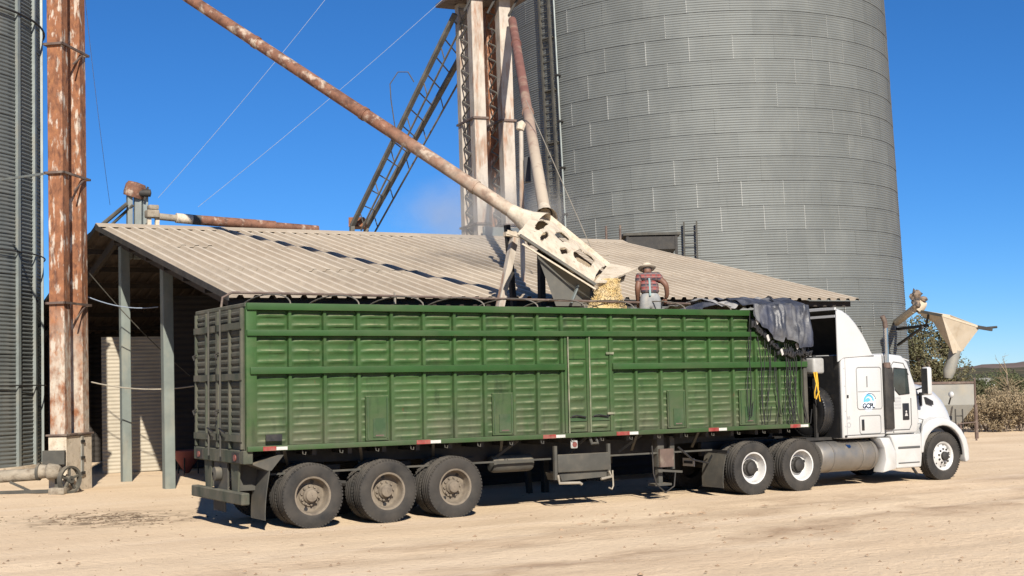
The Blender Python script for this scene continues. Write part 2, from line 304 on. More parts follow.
# dark spilt patch with its own ragged shape
st = hz(112, 519)
mp = N.new('ShaderNodeMapping'); mp.vector_type = 'POINT'; mp.inputs['Location'].default_value = (-st.x, -st.y, 0); L.new(pos, mp.inputs[0])
mp2 = N.new('ShaderNodeMapping'); mp2.inputs['Rotation'].default_value = (0, 0, .53); L.new(mp.outputs[0], mp2.inputs[0])
mp3 = N.new('ShaderNodeMapping'); mp3.inputs['Scale'].default_value = (.62, .62, 0); L.new(mp2.outputs[0], mp3.inputs[0])
ln = N.new('ShaderNodeVectorMath'); ln.operation = 'LENGTH'; L.new(mp3.outputs[0], ln.inputs[0])
sf = mul(rng(ln.outputs['Value'], .3, 1.25, 1., 0.), rng(noi(2.6), .42, .62))
c = mix(mul(sf, .92), c, (.085, .06, .04))
L.new(c, b.inputs['Base Color'])
ad = N.new('ShaderNodeMath'); ad.operation = 'ADD'; L.new(mul(noi(1.4, (.5, 1.2, 1)), 1.3), ad.inputs[0]); L.new(noi(9.), ad.inputs[1])
ad2 = N.new('ShaderNodeMath'); ad2.operation = 'ADD'; L.new(ad.outputs[0], ad2.inputs[0]); L.new(mul(noi(45.), .35), ad2.inputs[1])
bp = N.new('ShaderNodeBump'); bp.inputs['Distance'].default_value = .028; bp.inputs['Strength'].default_value = 1; L.new(ad2.outputs[0], bp.inputs['Height']); L.new(bp.outputs[0], b.inputs['Normal'])
mt['dirt'] = m

# leaves
def leafmat(name, c1, c2):
    m = M(name, c1, .85, 0, .35, 1.3, .1, layers=[(c2, 1.0, .42, .62, (1,1,1), .8)], spec=.2); return m
mt['leafdry'] = leafmat('dry_scrub_leaves', (.20, .155, .095), (.30, .235, .15))
mt['leafolive'] = leafmat('olive_leaves', (.085, .085, .045), (.16, .135, .075))
mt['leafgreen'] = leafmat('dusty_green_leaves', (.06, .075, .035), (.10, .10, .05))
mt['bark'] = M('grey_bark', (.16, .125, .095), .9, 0, .25, 6)
mt['hill'] = M('scrubby_hillside', (.055, .06, .045), 1, 0, .3, .02, layers=[((.15,.115,.085), .03, .45, .62, (1,1,1), .8), ((.05,.06,.04), .15, .5, .65, (1,1,1), .8)], spec=0)
mt['hill2'] = M('far_reddish_ridge', (.16, .125, .115), 1, 0, .2, .01, layers=[((.09,.09,.075), .05, .5, .65, (1,1,1), .7)], spec=0)

# ================================================================== GROUND AND BACKGROUND
def axis(a, b, step, far):
    xs = [a + i*step for i in range(int((b-a)/step)+1)]; d = step; lo, hi = [], []
    x = a
    while x > -far: d *= 1.5; x -= d; lo.append(x)
    d = step; x = xs[-1]
    while x < far: d *= 1.5; x += d; hi.append(x)
    return lo[::-1] + xs + hi
XS = axis(-14, 36, .3, 3000); YS = axis(-16, 16, .3, 3000)
g = MB(); nx = len(XS)
for y in YS:
    for x in XS:
        near = -14 <= x <= 36 and -16 <= y <= 16
        z = 0
        if near:
            z = .012*noise.noise((x*.8, y*2.2, 0)) + .008*noise.noise((x*2.3, y*3.1, 5))
            # shallow wheel ruts in the yard, parallel to the parked lorry
            for ry, rw in ((-2.1, .30), (-4.0, .30), (-7.6, .35)):
                yy = y - ry - .035*x - .25*noise.noise((x*.1, ry, 0)); z -= .022*math.exp(-(yy/rw)**2) - .012*math.exp(-((abs(yy)-rw*1.6)/(rw*.5))**2)
        g.v.append(V((x, y, z)))
for j in range(len(YS)-1):
    for i in range(nx-1): g.f.append((j*nx+i, j*nx+i+1, (j+1)*nx+i+1, (j+1)*nx+i))
tag(g.build('ground', mt['dirt'], smooth=80), kind='structure')
# loose pebbles and clods
p = MB(); R = random.Random(5)
for i in range(1000):
    px, py = R.uniform(-20, 1040), R.uniform(478, 600) if R.random() < .8 else R.uniform(440, 480)
    q = hz(px, py); s = R.choice([.008, .012, .012, .018, .03]) * (1.6 if R.random() < .04 else 1)
    if -.5 < q.x < 16.2 and -.1 < q.y < 2.6: continue
    pts = [(q.x+s*R.uniform(.6,1.3)*dx, q.y+s*R.uniform(.6,1.3)*dy, q.z+s*.7*dz) for dx, dy, dz in ((1,0,.1),(0,1,.1),(-1,0,.1),(0,-1,.1),(.1,.1,1))]
    p.poly(pts, [(0,1,4),(1,2,4),(2,3,4),(3,0,4)])
ch = MB()
for i in range(420):                                   # darker spilt chaff in the patch by the elevator
    q = hz(R.gauss(112, 40), R.gauss(519, 3.6)); s = R.uniform(.008, .035)
    pts = [(q.x+s*R.uniform(.6,1.8)*dx, q.y+s*R.uniform(.6,1.5)*dy, q.z+s*.45*dz) for dx, dy, dz in ((1,0,.1),(0,1,.1),(-1,0,.1),(0,-1,.1),(.1,.1,1))]
    ch.poly(pts, [(0,1,4),(1,2,4),(2,3,4),(3,0,4)])
tag(ch.build('spilt_chaff', M('dark_chaff', (.17, .122, .08), 1, 0, .5, 4, spec=.1), smooth=0), 'dark patch of spilt chaff on the dirt in front of the rusty elevator', 'chaff', kind='stuff')
for k in range(90):                                    # litter along the wheel marks
    q = hz(R.uniform(560, 1000), R.uniform(505, 540)) if k % 3 else hz(660+R.uniform(-90, 90), 524-R.uniform(0, 12)); s = R.uniform(.012, .035); ax_ = R.uniform(0, 3)
    d1, d2 = V((math.cos(ax_), math.sin(ax_)*.4, 0))*s*R.uniform(1, 4), V((-math.sin(ax_), math.cos(ax_), 0))*s
    p.poly([q+d1, q+d2, q-d1, q-d2, q+V((0,0,s*.8))], [(0,1,4),(1,2,4),(2,3,4),(3,0,4)])
mt['clod'] = M('dirt_clods', (.27, .19, .125), 1, 0, .4, 3, spec=.1)
tag(p.build('pebbles', mt['clod'], smooth=0), 'loose pebbles and dirt clods strewn over the yard', 'pebbles', kind='stuff')

def hill(name, D, hfun, mat, wpx=1500, depth=200, label=None):
    h = MB(); n = 160
    def fn(u, v):
        x = -300 + (wpx+300)*u; b = hd(x, 380, D + depth*v*2); b.z = 0
        k = math.sin(math.pi*min(1, .06+v*.5)) if v > 0 else 0
        return (b.x, b.y, -.5 + hfun(x)*k*(1+.0*v) + (0 if v == 0 else .04*hfun(x)*noise.noise((x*.09, v*9, D))*3))
    h.grid(fn, n, 8); o = h.build(name, mat, smooth=60); tag(o, kind='structure'); return o
hill('hill', 420, lambda x: 5.2 + 2.2*noise.noise((x*.004, 1, 0)) + .9*noise.noise((x*.03, 3, 0)) + (2.2 if x > 900 else 0)*min(1, max(0, (x-900)/160)), mt['hill'])
hill('distant_ridge', 1500, lambda x: 12 + 5*noise.noise((x*.006, 7, 0)) + 1.5*noise.noise((x*.03, 9, 0)) + 8*max(0, min(1, (x-880)/160)), mt['hill2'])

def foliage(mb, c, rx, rz, n, ls, R, clump=9):
    cl = []
    for i in range(clump):
        while True:
            q = V((R.uniform(-1,1), R.uniform(-1,1), R.uniform(-1,1)))
            if q.length < 1: break
        cl.append((V((c.x+q.x*rx*.8, c.y+q.y*rx*.8, c.z+q.z*rz*.8)), R.uniform(.22, .45)))
    for i in range(n):
        cc, s = R.choice(cl); q = V((R.gauss(0,1), R.gauss(0,1), R.gauss(0,.8))).normalized()*R.uniform(.3, 1)**.5
        p0 = cc + V((q.x*rx*s, q.y*rx*s, q.z*rz*s*1.1)); a = V((R.gauss(0,1), R.gauss(0,1), R.gauss(0,1))).normalized()*ls*R.uniform(.6,1.4); b_ = V((R.gauss(0,1), R.gauss(0,1), R.gauss(0,1))).cross(a).normalized()*ls*.45
        mb.poly([p0-a, p0+b_, p0+a, p0-b_], [(0,1,2,3)])
    return cl
def plant(name, base, h, rx, n, ls, mat, label, cat, group, seed, stems=5, trunk=.05, low=.25):
    R = random.Random(seed); root = thing(name, base, label, cat, group)
    cr = MB(); cl = foliage(cr, V((base.x, base.y, base.z+h*(low+(1-low)*.5))), rx, h*(1-low)*.5, n, ls, R, 10 if n < 2500 else 18)
    tr = MB()
    for k in range(stems):
        tgt = R.choice(cl)[0]; b0 = base + V((R.uniform(-.1,.1)*rx, R.uniform(-.1,.1)*rx, -.05)); md = b0.lerp(tgt, .5) + V((R.uniform(-.1,.1), R.uniform(-.1,.1), .1))*rx
        tr.tube([b0, md, tgt], [trunk, trunk*.6, trunk*.2], 5)
        for q in range(3):
            a = b0.lerp(tgt, R.uniform(.5,.9)); tr.tube([a, a+V((R.uniform(-1,1)*rx*.6, R.uniform(-1,1)*rx*.6, R.uniform(.1,.5)*h*.5))], [trunk*.35, trunk*.08], 4)
    tr.build('trunk', mt['bark'], root); cr.build('crown', mat, root, smooth=0); return root
# tree behind the tan funnel, beside the silo
b0 = hd(926, 380, 84); b0.z = 0
plant('olive_tree', b0, 6.0, 2.7, 12000, .10, mt['leafolive'], 'dusty olive tree behind the tan funnel, beside the big silo', 'tree', None, 3, 7, .12, .15)
shr = [(975, 430, 1.2, .8, 'd', 'small dry shrub in front of the hopper bin legs'), (994, 427, 1.7, 1.0, 'd', 'rounded dry shrub between the pole and the bare tree'), (1012, 429, 1.6, 1.0, 'd', 'dry shrub at the foot of the bare tree'), (1033, 424, 2.0, 1.2, 'o', 'tall olive shrub just past the bare tree'), (985, 432, 1.5, .9, 'd', 'low dry brown shrub beside the thin pole'), (1003, 432, 1.45, 1.0, 'd', 'dense dry brown shrub just right of the pole at the yard edge'), (1022, 431, 1.7, 1.1, 'd', 'dry brown shrub at the right edge of the picture'),
       (995, 421, 1.9, 1.2, 'o', 'olive shrub behind the dry brush, nearest the hopper bin'), (1017, 420, 2.1, 1.3, 'o', 'taller olive shrub behind the dry brush at far right'), (1043, 428, 1.9, 1.3, 'd', 'dry shrub cut by the right edge'),
       (978, 410, 2.3, 1.6, 'g', 'green bush row plant behind the hopper bin'), (1001, 409, 2.4, 1.7, 'g', 'green bush in the middle of the back row'), (1024, 408, 2.7, 1.8, 'g', 'green bush at the right end of the back row'), (1050, 410, 2.6, 1.8, 'g', 'outermost green bush past the right edge'), (1085, 430, 1.6, 1.1, 'd', 'first dry shrub outside the picture to the right'), (1120, 428, 1.8, 1.2, 'd', 'second dry shrub outside the picture to the right'), (1105, 415, 2.2, 1.5, 'o', 'olive shrub outside the picture to the right'), (1160, 426, 1.9, 1.3, 'o', 'farthest olive shrub outside the picture to the right')]
for i, (px, py, h, rx, k, lab) in enumerate(shr):
    q = hz(px, py); mm = {'d': mt['leafdry'], 'o': mt['leafolive'], 'g': mt['leafgreen']}[k]
    plant('shrub', q, h, rx, 3600, .045 if k == 'd' else .065, mm, lab, 'shrub', 'shrubs along the yard edge', 40+i, 9, .025, .02)
# thin bare tree at far right
q = hz(1010, 426); root = thing('bare_tree', q, 'thin leafless tree standing out above the shrubs at far right', 'tree'); R = random.Random(9)
tr = MB(); tw = MB()
tr.tube([q, q+V((.1,.05,1.3)), q+V((.05,.1,2.2))], [.06,.045,.03], 6)
for k in range(16):
    a = q+V((.08,.07,R.uniform(.7,2.2))); d = V((R.uniform(-1,1), R.uniform(-1,1), R.uniform(.4,1.3))).normalized()*R.uniform(.6,1.1); tw.tube([a, a+d*.5+V((0,0,.05)), a+d], [.02,.012,.004], 4)
    for j in range(4):
        e = a+d*R.uniform(.4,1); tw.tube([e, e+V((R.uniform(-1,1), R.uniform(-1,1), R.uniform(.1,1))).normalized()*R.uniform(.2,.5)], [.008,.003], 4)
tr.build('trunk', mt['bark'], root); tw.build('crown', mt['leafdry'], root)

# ================================================================== SHED
sh = thing('shed', (1.6, 9, 0), 'open-gabled shed with dusty corrugated roof behind the green trailer', 'shed'); SO = origin(sh)
sh.rotation_euler = (0, -.012, 0)
X0, X1, YE, YR, ZE, ZR = 1.13, 16.95, 4.0, 13.8, 3.85, 6.22
SLOPE = math.atan2(ZR-ZE, YR-YE); SL = math.hypot(ZR-ZE, YR-YE)
NC = 17; WC = (X1-X0)/NC
def roof_sheet(length):
    m = MB(); prof = []; pit = WC/3
    for k in range(3):
        o = k*pit; prof += [(o, 0), (o+pit*.48, 0), (o+pit*.60, .055), (o+pit*.84, .055), (o+pit*.96, 0)]
    prof += [(WC+.02, .002)]
    pts = [(x, y, z+dz) for y in (0, length) for dz in (0, -.006) for x, z in prof]; n = len(prof); F = []
    for i in range(n-1):
        F += [(i, i+1, 2*n+i+1, 2*n+i), (n+i, 3*n+i, 3*n+i+1, n+i+1), (i, n+i, n+i+1, i+1), (2*n+i, 2*n+i+1, 3*n+i+1, 3*n+i)]
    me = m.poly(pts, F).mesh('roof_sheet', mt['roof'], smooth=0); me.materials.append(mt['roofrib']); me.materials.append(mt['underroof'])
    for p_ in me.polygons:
        if p_.normal.z < -.1: p_.material_index = 2  # sheet undersides take a darker material than the tops
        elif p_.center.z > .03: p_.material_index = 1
    return me
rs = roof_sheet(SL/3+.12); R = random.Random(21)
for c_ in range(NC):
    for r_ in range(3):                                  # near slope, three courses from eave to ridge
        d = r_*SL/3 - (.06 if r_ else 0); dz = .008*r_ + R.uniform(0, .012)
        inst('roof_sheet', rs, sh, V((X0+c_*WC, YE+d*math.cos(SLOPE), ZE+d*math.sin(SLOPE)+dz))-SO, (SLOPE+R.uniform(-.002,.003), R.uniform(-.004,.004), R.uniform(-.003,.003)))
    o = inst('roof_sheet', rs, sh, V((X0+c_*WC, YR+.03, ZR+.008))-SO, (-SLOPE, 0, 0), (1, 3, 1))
MB().prism([(YR-.28, ZR-.01), (YR, ZR+.10), (YR+.28, ZR-.01), (YR+.28, ZR+.005), (YR, ZR+.115), (YR-.28, ZR+.005)], X0-.02, X1+.02, 'x').build('ridge_cap', mt['roof'], sh, smooth=0)
MB().hexa([V(p) for p in ((X0-.035, YE-.05, ZE-.06), (X0-.008, YE-.05, ZE-.06), (X0-.008, YR, ZR-.06), (X0-.035, YR, ZR-.06), (X0-.035, YE-.05, ZE+.055), (X0-.008, YE-.05, ZE+.055), (X0-.008, YR, ZR+.06), (X0-.035, YR, ZR+.06))]).build('verge_board', mt['darksteel'], sh)
YB = YR+(YR-YE)
MB().hexa([V(p) for p in ((X0-.035, YR+.003, ZR-.06), (X0-.008, YR+.003, ZR-.06), (X0-.008, YB, ZE-.06), (X0-.035, YB, ZE-.06), (X0-.035, YR+.003, ZR+.06), (X0-.008, YR+.003, ZR+.06), (X0-.008, YB, ZE+.055), (X0-.035, YB, ZE+.055))]).build('verge_board', mt['darksteel'], sh)
def roofz(y): return ZE + (y-YE)*math.tan(SLOPE) if y <= YR else ZE + (YB-y)*math.tan(SLOPE)
for k in range(15):                                     # purlins
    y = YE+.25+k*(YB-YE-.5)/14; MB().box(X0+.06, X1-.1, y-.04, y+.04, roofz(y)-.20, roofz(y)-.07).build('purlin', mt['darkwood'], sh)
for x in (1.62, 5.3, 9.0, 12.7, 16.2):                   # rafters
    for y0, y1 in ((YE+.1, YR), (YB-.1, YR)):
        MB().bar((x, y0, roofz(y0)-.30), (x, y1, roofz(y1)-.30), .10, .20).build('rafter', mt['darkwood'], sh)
def post(x, y, w=.26, mat=None, top=None):
    MB().box(x-w/2, x+w/2, y-w/2, y+w/2, -.02, top or roofz(y)-.38).build('post', mat or mt['post'], sh, bevel=.012, seg=1)
p1 = hz(121.3, 481.8); p2 = hz(166, 488.8)
post(1.66, p1.y, .225); post(1.78, p2.y, .235)
post(1.66, 21.5, .2, mt['darkwood'])
for x in (5.3, 9.0, 12.7, 16.2): post(x, YE+.5, .2, mt['darksteel'])
for x in (5.3, 9.0, 12.7): post(x, 12.4, .2, mt['darkwood'])
# inner corrugated panel seen between the posts (each sheet of it a piece)
def hcorr(wd, ht, n, amp, mat, name):
    m = MB(); rows = n*4
    m.grid(lambda u, v: (u*wd, -amp*math.sin(2*math.pi*n*v), v*ht), 1, rows); return m.mesh(name, mat, smooth=80, thick=.004)
cs = hcorr(.88, 1.215, 12, .012, mt['cream'], 'wall_sheet')
for i in range(2):
    for k in range(3): inst('wall_sheet', cs, sh, V((1.96+i*.88, 16.85+.006*(i % 2)+.004*k, k*1.21))-SO)
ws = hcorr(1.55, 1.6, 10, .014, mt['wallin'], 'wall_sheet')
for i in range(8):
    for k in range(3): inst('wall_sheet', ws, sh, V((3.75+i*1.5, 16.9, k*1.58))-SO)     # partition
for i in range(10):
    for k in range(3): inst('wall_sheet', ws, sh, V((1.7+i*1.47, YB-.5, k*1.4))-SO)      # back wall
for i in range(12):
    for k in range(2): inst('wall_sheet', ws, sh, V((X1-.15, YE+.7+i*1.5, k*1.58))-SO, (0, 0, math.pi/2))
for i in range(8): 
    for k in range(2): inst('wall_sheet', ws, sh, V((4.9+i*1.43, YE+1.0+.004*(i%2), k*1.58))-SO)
# hanging wires across the gable
def wire(pts, r, label, mat=mt['wire'], n=14, sag=0., name='cable', group=None):
    a, b_ = V(pts[0]), V(pts[1]); P = [a.lerp(b_, i/n) - V((0,0,4*sag*(i/n)*(1-i/n))) for i in range(n+1)]
    o = MB().tube(P, r, 5).build(name, mat); return tag(o, label, 'cable', group)
wire((hd(72, 252, 30.9), hd(190, 376, 33.5)), .012, 'dark cable running diagonally past the posts under the shed gable', mt['greysteel'], 10, .15)
wire((hd(86, 296, 31.2), hd(158, 307, 31.2)), .012, 'thin pale cable between the rusty leg and the second post', mt['wire'], 10, .12)
wire((hd(91, 382, 31.2), hd(194, 386, 31.4)), .016, 'pale low cable sagging between the two grey posts', mt['hoop'], 12, .12)
# bits lying inside the shed
q = hz(183, 468); 
rb = thing('scrap_box', q, 'faded red scrap box on the ground inside the dark shed', 'box')
MB().box(q.x-.25, q.x+.25, q.y-.3, q.y+.3, 0, .28).build('body', mt['redmach'], rb, bevel=.02); MB().box(q.x-.28, q.x+.28, q.y-.33, q.y+.33, .285, .33).build('lid', mt['redmach'], rb)
q = hz(187, 474); q.z = 0
ah = thing('auger_cone', q, 'faded pink metal cone hopper lying behind the trailer doors', 'hopper')
MB().lathe([(.02, 0), (.07, .02), (.40, .55), (.40, .60)], q+V((0,0,.02)), (0,0,1), 20).build('cone', mt['redmach'], ah, smooth=50)
for a in (0, 2.1, 4.2): MB().bar(q+V((.3*math.cos(a), .3*math.sin(a), 0)), q+V((.3*math.cos(a), .3*math.sin(a), .47)), .03).build('leg', mt['darksteel'], ah)

# ================================================================== CORRUGATED BINS
def bin_sheet(r, h, n, ang, amp, mat, cols=5, rows=4):
    m = MB()
    def fn(u, v):
        a = ang*u; rr = r + .009*(1-v) + amp*math.sin(2*math.pi*n*v) + (.012 if u > .999 or u < .001 else 0)*.6
        return (rr*math.cos(a), rr*math.sin(a), h*v)
    m.grid(fn, cols, n*rows); me = m.mesh('wall_sheet', mat, smooth=80)
    return me
# big silo
sc_ = hd(709.5, 380, 66); SR = 9.55; sc_.z = 0
silo = thing('grain_silo', sc_, 'huge round corrugated steel silo rising behind the shed', 'silo', lean=-.030)
RH_ = 1.06; NP = 32; DA = 2*math.pi/NP
sheet = bin_sheet(SR, RH_+.012, 10, DA+.003, .019, mt['galv'], 6)
def seam_sheet():
    m = MB(); us = [0, .018, .2, .4, .6, .8, 1]
    def fn(u, v): a = (DA+.003)*us[round(u*6)]; rr = SR+.009*(1-v)+(.019*math.sin(20*math.pi*v) if u > .01 else .004); return (rr*math.cos(a), rr*math.sin(a), (RH_+.012)*v)
    m.grid(fn, 6, 40); me = m.mesh('wall_sheet', mt['galv'], smooth=80); me.materials.append(mt['sealant'])
    for p_ in me.polygons:
        if math.atan2(p_.center.y, p_.center.x) < DA*.018: p_.material_index = 1
    return me
sheet2 = seam_sheet()
toc = math.atan2(CAM.y-sc_.y, CAM.x-sc_.x); R = random.Random(2)
for k in range(19):
    for i in (range(-8, 8) if k > 4 else range(3, 8)):
        a = toc + (i+.5+(.5 if k % 2 else 0))*DA + R.uniform(-.002, .002)
        inst('wall_sheet', sheet2 if R.random() < .45 else sheet, silo, (0, 0, k*RH_), (R.uniform(-.0006,.0006), R.uniform(-.0006,.0006), a), (1+R.uniform(0,.0005),)*2+(1,))
core = MB(); core.lathe([(SR-.034+.015*math.sin(20*math.pi*j/40), j*RH_/40) for j in range(20*40+1)] + [(SR, 20*RH_), (SR+.25, 20*RH_), (1, 20*RH_+4.8), (.01, 20*RH_+4.85)], sc_, (0,0,1), 96)
o = core.build('upper_wall_and_roof', mt['galv'], silo, smooth=40); tag(o, kind='stuff')
# ladder up the silo side, with standoffs
def on_silo(px, py):
    d = ray(px, py); o2 = CAM-sc_; a = d.x**2+d.y**2; b_ = o2.x*d.x+o2.y*d.y; c2 = o2.x**2+o2.y**2-(SR+.03)**2; s = (-b_-math.sqrt(max(0, b_*b_-a*c2)))/a
    return CAM + d*s
def ladder(name, base, n, tt, z1, half, mat, label, rung=.32, rr=.035, lean=0, stand=0):
    lad = thing(name, base, label, 'ladder', lean=lean)
    for s in (-1, 1):
        c0 = base + tt*half*s; MB().obox(c0+V((0,0,z1/2)), tt*rr, n*rr, V((0,0,z1/2))).build('side_rail', mat, lad)
    rg = MB().obox(base, tt*half, n*.016, V((0,0,.016))).mesh('rung', mat, base)
    for k in range(int(z1/rung)): inst('rung', rg, lad, (0, 0, .2+k*rung))
    if stand:
        for k in range(int(z1/2.4)): MB().obox(base-n*(stand/2)+V((0,0,1+k*2.4)), tt*(half+.05), n*(stand/2), V((0,0,.03))).build('standoff', mat, lad)
    return lad
def silo_at(px, py, off):
    q = on_silo(px, py); n = V((q.x-sc_.x, q.y-sc_.y, 0)).normalized(); z = q.z; q = V((q.x, q.y, 0)) + n*off; return q, n, V((-n.y, n.x, 0)), z
q, n, tt, z = silo_at(565, 236, .20); ladder('silo_ladder', q, n, tt, 20.3, .30, mt['greysteel'], 'tall ladder fixed up the left side of the big silo', .33, .05, -.030, .2)
q, n, tt, z = silo_at(574, 236, .14)
cp = thing('conduit_pipe', q, 'thin vertical pipe clamped beside the tall silo ladder', 'pipe', lean=-.030); MB().tube([q, q+V((0,0,20.3))], .045, 8).build('pipe', mt['galvbar'], cp)
for k in range(8): MB().obox(q+V((0,0,1.3+k*2.1)), tt*.09, n*.14, V((0,0,.03))).build('clamp', mt['darksteel'], cp)
q, n, tt, z = silo_at(690.5, 222, .25); ladder('access_ladder', q, n, tt, z, .27, mt['greysteel'], 'short dark ladder poking above the right slope of the shed roof', .52, .032, 0, .2)
# canopy over a walkway beside the silo, its posts reach the ground behind the shed
c0 = hd(650, 240, 53); cz = c0.z; c0.z = 0
wk = thing('walkway_canopy', c0, 'small dark flat canopy standing between the shed roof and the silo', 'canopy')
MB().obox(c0+V((0,0,cz+.16)), RH*1.12, FH*.8, V((0,0,.05))).build('roof_slab', mt['greysteel'], wk); MB().obox(c0+V((0,0,cz-.18)), RH*.98, FH*.72, V((0,0,.26))).build('beam_box', mt['darksteel'], wk)
for sx in (-.95, .95):
    for sy in (-.7, .7): MB().obox(c0+RH*sx+FH*sy+V((0,0,(cz+.1)/2)), RH*.05, FH*.05, V((0,0,(cz+.1)/2))).build('post', mt['darksteel'], wk)
for px, top in ((606, 226), (620, 225)):
    a = hd(px, 242, 52); b_ = hd(px, top, 52); a.z = 0
    tag(MB().tube([a, b_], .045, 8).build('steel_stake', mt['rail']), 'thin rusty stake, the %s of two in front of the silo canopy' % ('left one' if px == 606 else 'right one'), 'stake', 'stakes by the silo canopy')

# left bin, with stiffeners
lb = hd(33-3.9*1338.97/36.3, 392, 36.3); lb.z = 0; LR = 3.9
lbin = thing('stiffened_bin', lb, 'narrow corrugated steel bin with vertical stiffeners at the left edge', 'silo', lean=-.010)
NS = 26; DS = 2*math.pi/NS; bs_ = bin_sheet(LR, RH_+.01, 10, DS+.002, .022, mt['galv2'], 3)
tob = math.atan2(CAM.y-lb.y, CAM.x-lb.x); R = random.Random(4)
vis = .20 + math.atan2(hd(46, 392, 36.3).y-lb.y, hd(46, 392, 36.3).x-lb.x)
for k in range(14):
    for i in range(-1, 7): inst('wall_sheet', bs_, lbin, (0, 0, k*RH_), (0, 0, vis + .30 - (i+1)*DS), (1+.001*(k % 2),)*2+(1,))
core = MB().lathe([(LR-.048+.022*math.sin(20*math.pi*j/40), j*RH_/40) for j in range(14*40+1)] + [(LR, 15.2), (LR+.15, 15.2), (.3, 17.2), (.01, 17.25)], lb, (0,0,1), 64); tag(core.build('inner_wall_and_roof', mt['galv2'], lbin, smooth=40), kind='stuff')
stf = MB(); stf.box(LR+.01, LR+.09, -.055, -.02, 0, 14.8).box(LR+.01, LR+.09, .02, .055, 0, 14.8).box(LR+.085, LR+.10, -.06, .06, 0, 14.8); sm = stf.mesh('stiffener', mt['galvbar'])
for i in range(-2, 16): inst('stiffener', sm, lbin, (0,0,0), (0,0, vis + .30 - i*DS))
for zz, rr_ in ((12.35, .03), (5.9, .02), (2.35, .018)):
    MB().tube([lb+V(((LR+.13)*math.cos(vis+.6-a), (LR+.13)*math.sin(vis+.6-a), zz)) for a in [j*4.2/48 for j in range(49)]], rr_, 6).build('wind_ring', mt['darksteel'], lbin)
MB().lathe([(LR+.02, 0), (LR+.12, 0), (LR+.12, .22), (LR+.02, .22)], lb, (0,0,1), 64, True).build('footing', mt['dusty'], lbin)

# ================================================================== LEFT ELEVATOR (two rusty legs and their boot)
EA = V((.63, .777, 0)); EB = V((.777, -.63, 0)); NE = hz(66.5, 492.6)
el = thing('bucket_elevator', NE, 'rusty twin-legged bucket elevator standing between the left bin and the shed', 'elevator', lean=-.014)
def leg(parent, c, a, b_, ha, hb, z0, z1, mat, name='leg'): return MB().obox(V((c.x, c.y, (z0+z1)/2)), a*ha, b_*hb, V((0,0,(z1-z0)/2))).build(name, mat, parent, bevel=.01, seg=1)
l1 = NE - EB*.20 + EA*.16; l2 = l1 + EA*.88
leg(el, l1, EA, EB, .15, .175, 1.25, 12.6, mt['rustleg']); leg(el, l2, EA, EB, .15, .165, 1.25, 12.6, mt['rustleg'])
bc = NE - EB*.20 + EA*.66
leg(el, bc-EA*.06, EA, EB, .61, .21, -.02, 1.22, mt['dusty'], 'boot'); leg(el, bc-EA*.06, EA, EB, .66, .25, 1.225, 1.27, mt['rail'], 'boot_flange')
leg(el, bc, EA, EB, .85, .35, 12.6, 14.2, mt['rustleg'], 'head')
for zz in (4.15, 7.05, 9.95):
    c = bc-EA*.06+V((0,0,zz)); br = MB()
    for s in (-1, 1): br.obox(c+EB*.215*s, EA*.66, EB*.02, V((0,0,.025))); br.obox(c+EA*.64*s, EA*.02, EB*.235, V((0,0,.025)))
    br.bar(c+EB*.215-EA*.12+V((0,0,-.36)), c+EB*.215+EA*.40, .03)
    br.build('collar', mt['rail'], el)
MB().obox(bc+EB*.225+EA*.05+V((0,0,.75)), EA*.05, EB*.012, V((0,0,.45))).build('inspection_strip', mt['palesheet'], el)
for zz in (1.08, .72, .38): MB().obox(bc+EB*.245+EA*.05+V((0,0,zz)), EA*.09, EB*.01, V((0,0,.03))).build('latch', mt['darksteel'], el)
for i in range(1): MB().bar(hd(5, 178, 33.6), hd(49, 173, 31.0), .05).build('stay_bar', mt['galvbar'], el)
# drive: pipe, motor, pulley in front of the boot
q = hz(68, 494.5)
dr = thing('auger_drive', q, 'dusty unloading auger with gearbox and spoked pulley at the foot of the rusty legs', 'auger')
pa, pb = hd(-14, 477.5, 29.2), hd(40, 474, 29.3); MB().tube([pa, pb], .135, 16).build('tube', mt['greydust'], dr)
mc = hd(49, 471.5, 29.0); MB().lathe([(.02,-.28),(.11,-.27),(.16,-.2),(.14,-.05),(.18,0),(.15,.2),(.11,.25),(.03,.27)], mc, _r, 20).build('gearbox', mt['greydust'], dr)
MB().lathe([(.165,-.03),(.19,-.03),(.19,.03),(.165,.03)], mc-RH*.22, _r, 20, True).build('flange', mt['greysteel'], dr)
pc = hd(69.5, 479.5, 28.95); nrm = (FH*-.48 + RH*.87).normalized()
pl_ = MB(); d_, s_, u_ = frame(nrm); pl_.lathe([(.25,-.05),(.295,-.06),(.295,.06),(.25,.05)], pc, nrm, 28, True)
for k in range(5):
    a = k*1.2566+.3; pl_.bar(pc, pc+(s_*math.cos(a)+u_*math.sin(a))*.26, .06, .045)
pl_.lathe([(.02,-.07),(.08,-.07),(.08,.07),(.02,.07)], pc, nrm, 14); pl_.build('pulley', mt['greysteel'], dr)
MB().tube([mc, pc], .04, 8).build('shaft', mt['darksteel'], dr)
MB().obox(hd(54, 457.5, 29.1), RH*.24, FH*.05, V((0,0,.15))).build('guard_plate', mt['greysteel'], dr)
MB().obox(hz(59, 494)+V((0,0,.07)), RH*.17, FH*.2, V((0,0,.07))).build('base_block', mt['greydust'], dr, bevel=.02)
MB().obox(hz(57, 493)+FH*.1+V((0,0,.27)), RH*.05, FH*.1, V((0,0,.14))).build('pedestal', mt['greysteel'], dr)
MB().bar(hd(-10, 493, 29.1), hd(50, 491, 29.1), .08, .07).build('skid', mt['greysteel'], dr); MB().bar(hd(10, 482, 29.1), hd(30, 491, 29.1), .05, .05).build('strut', mt['greysteel'], dr)
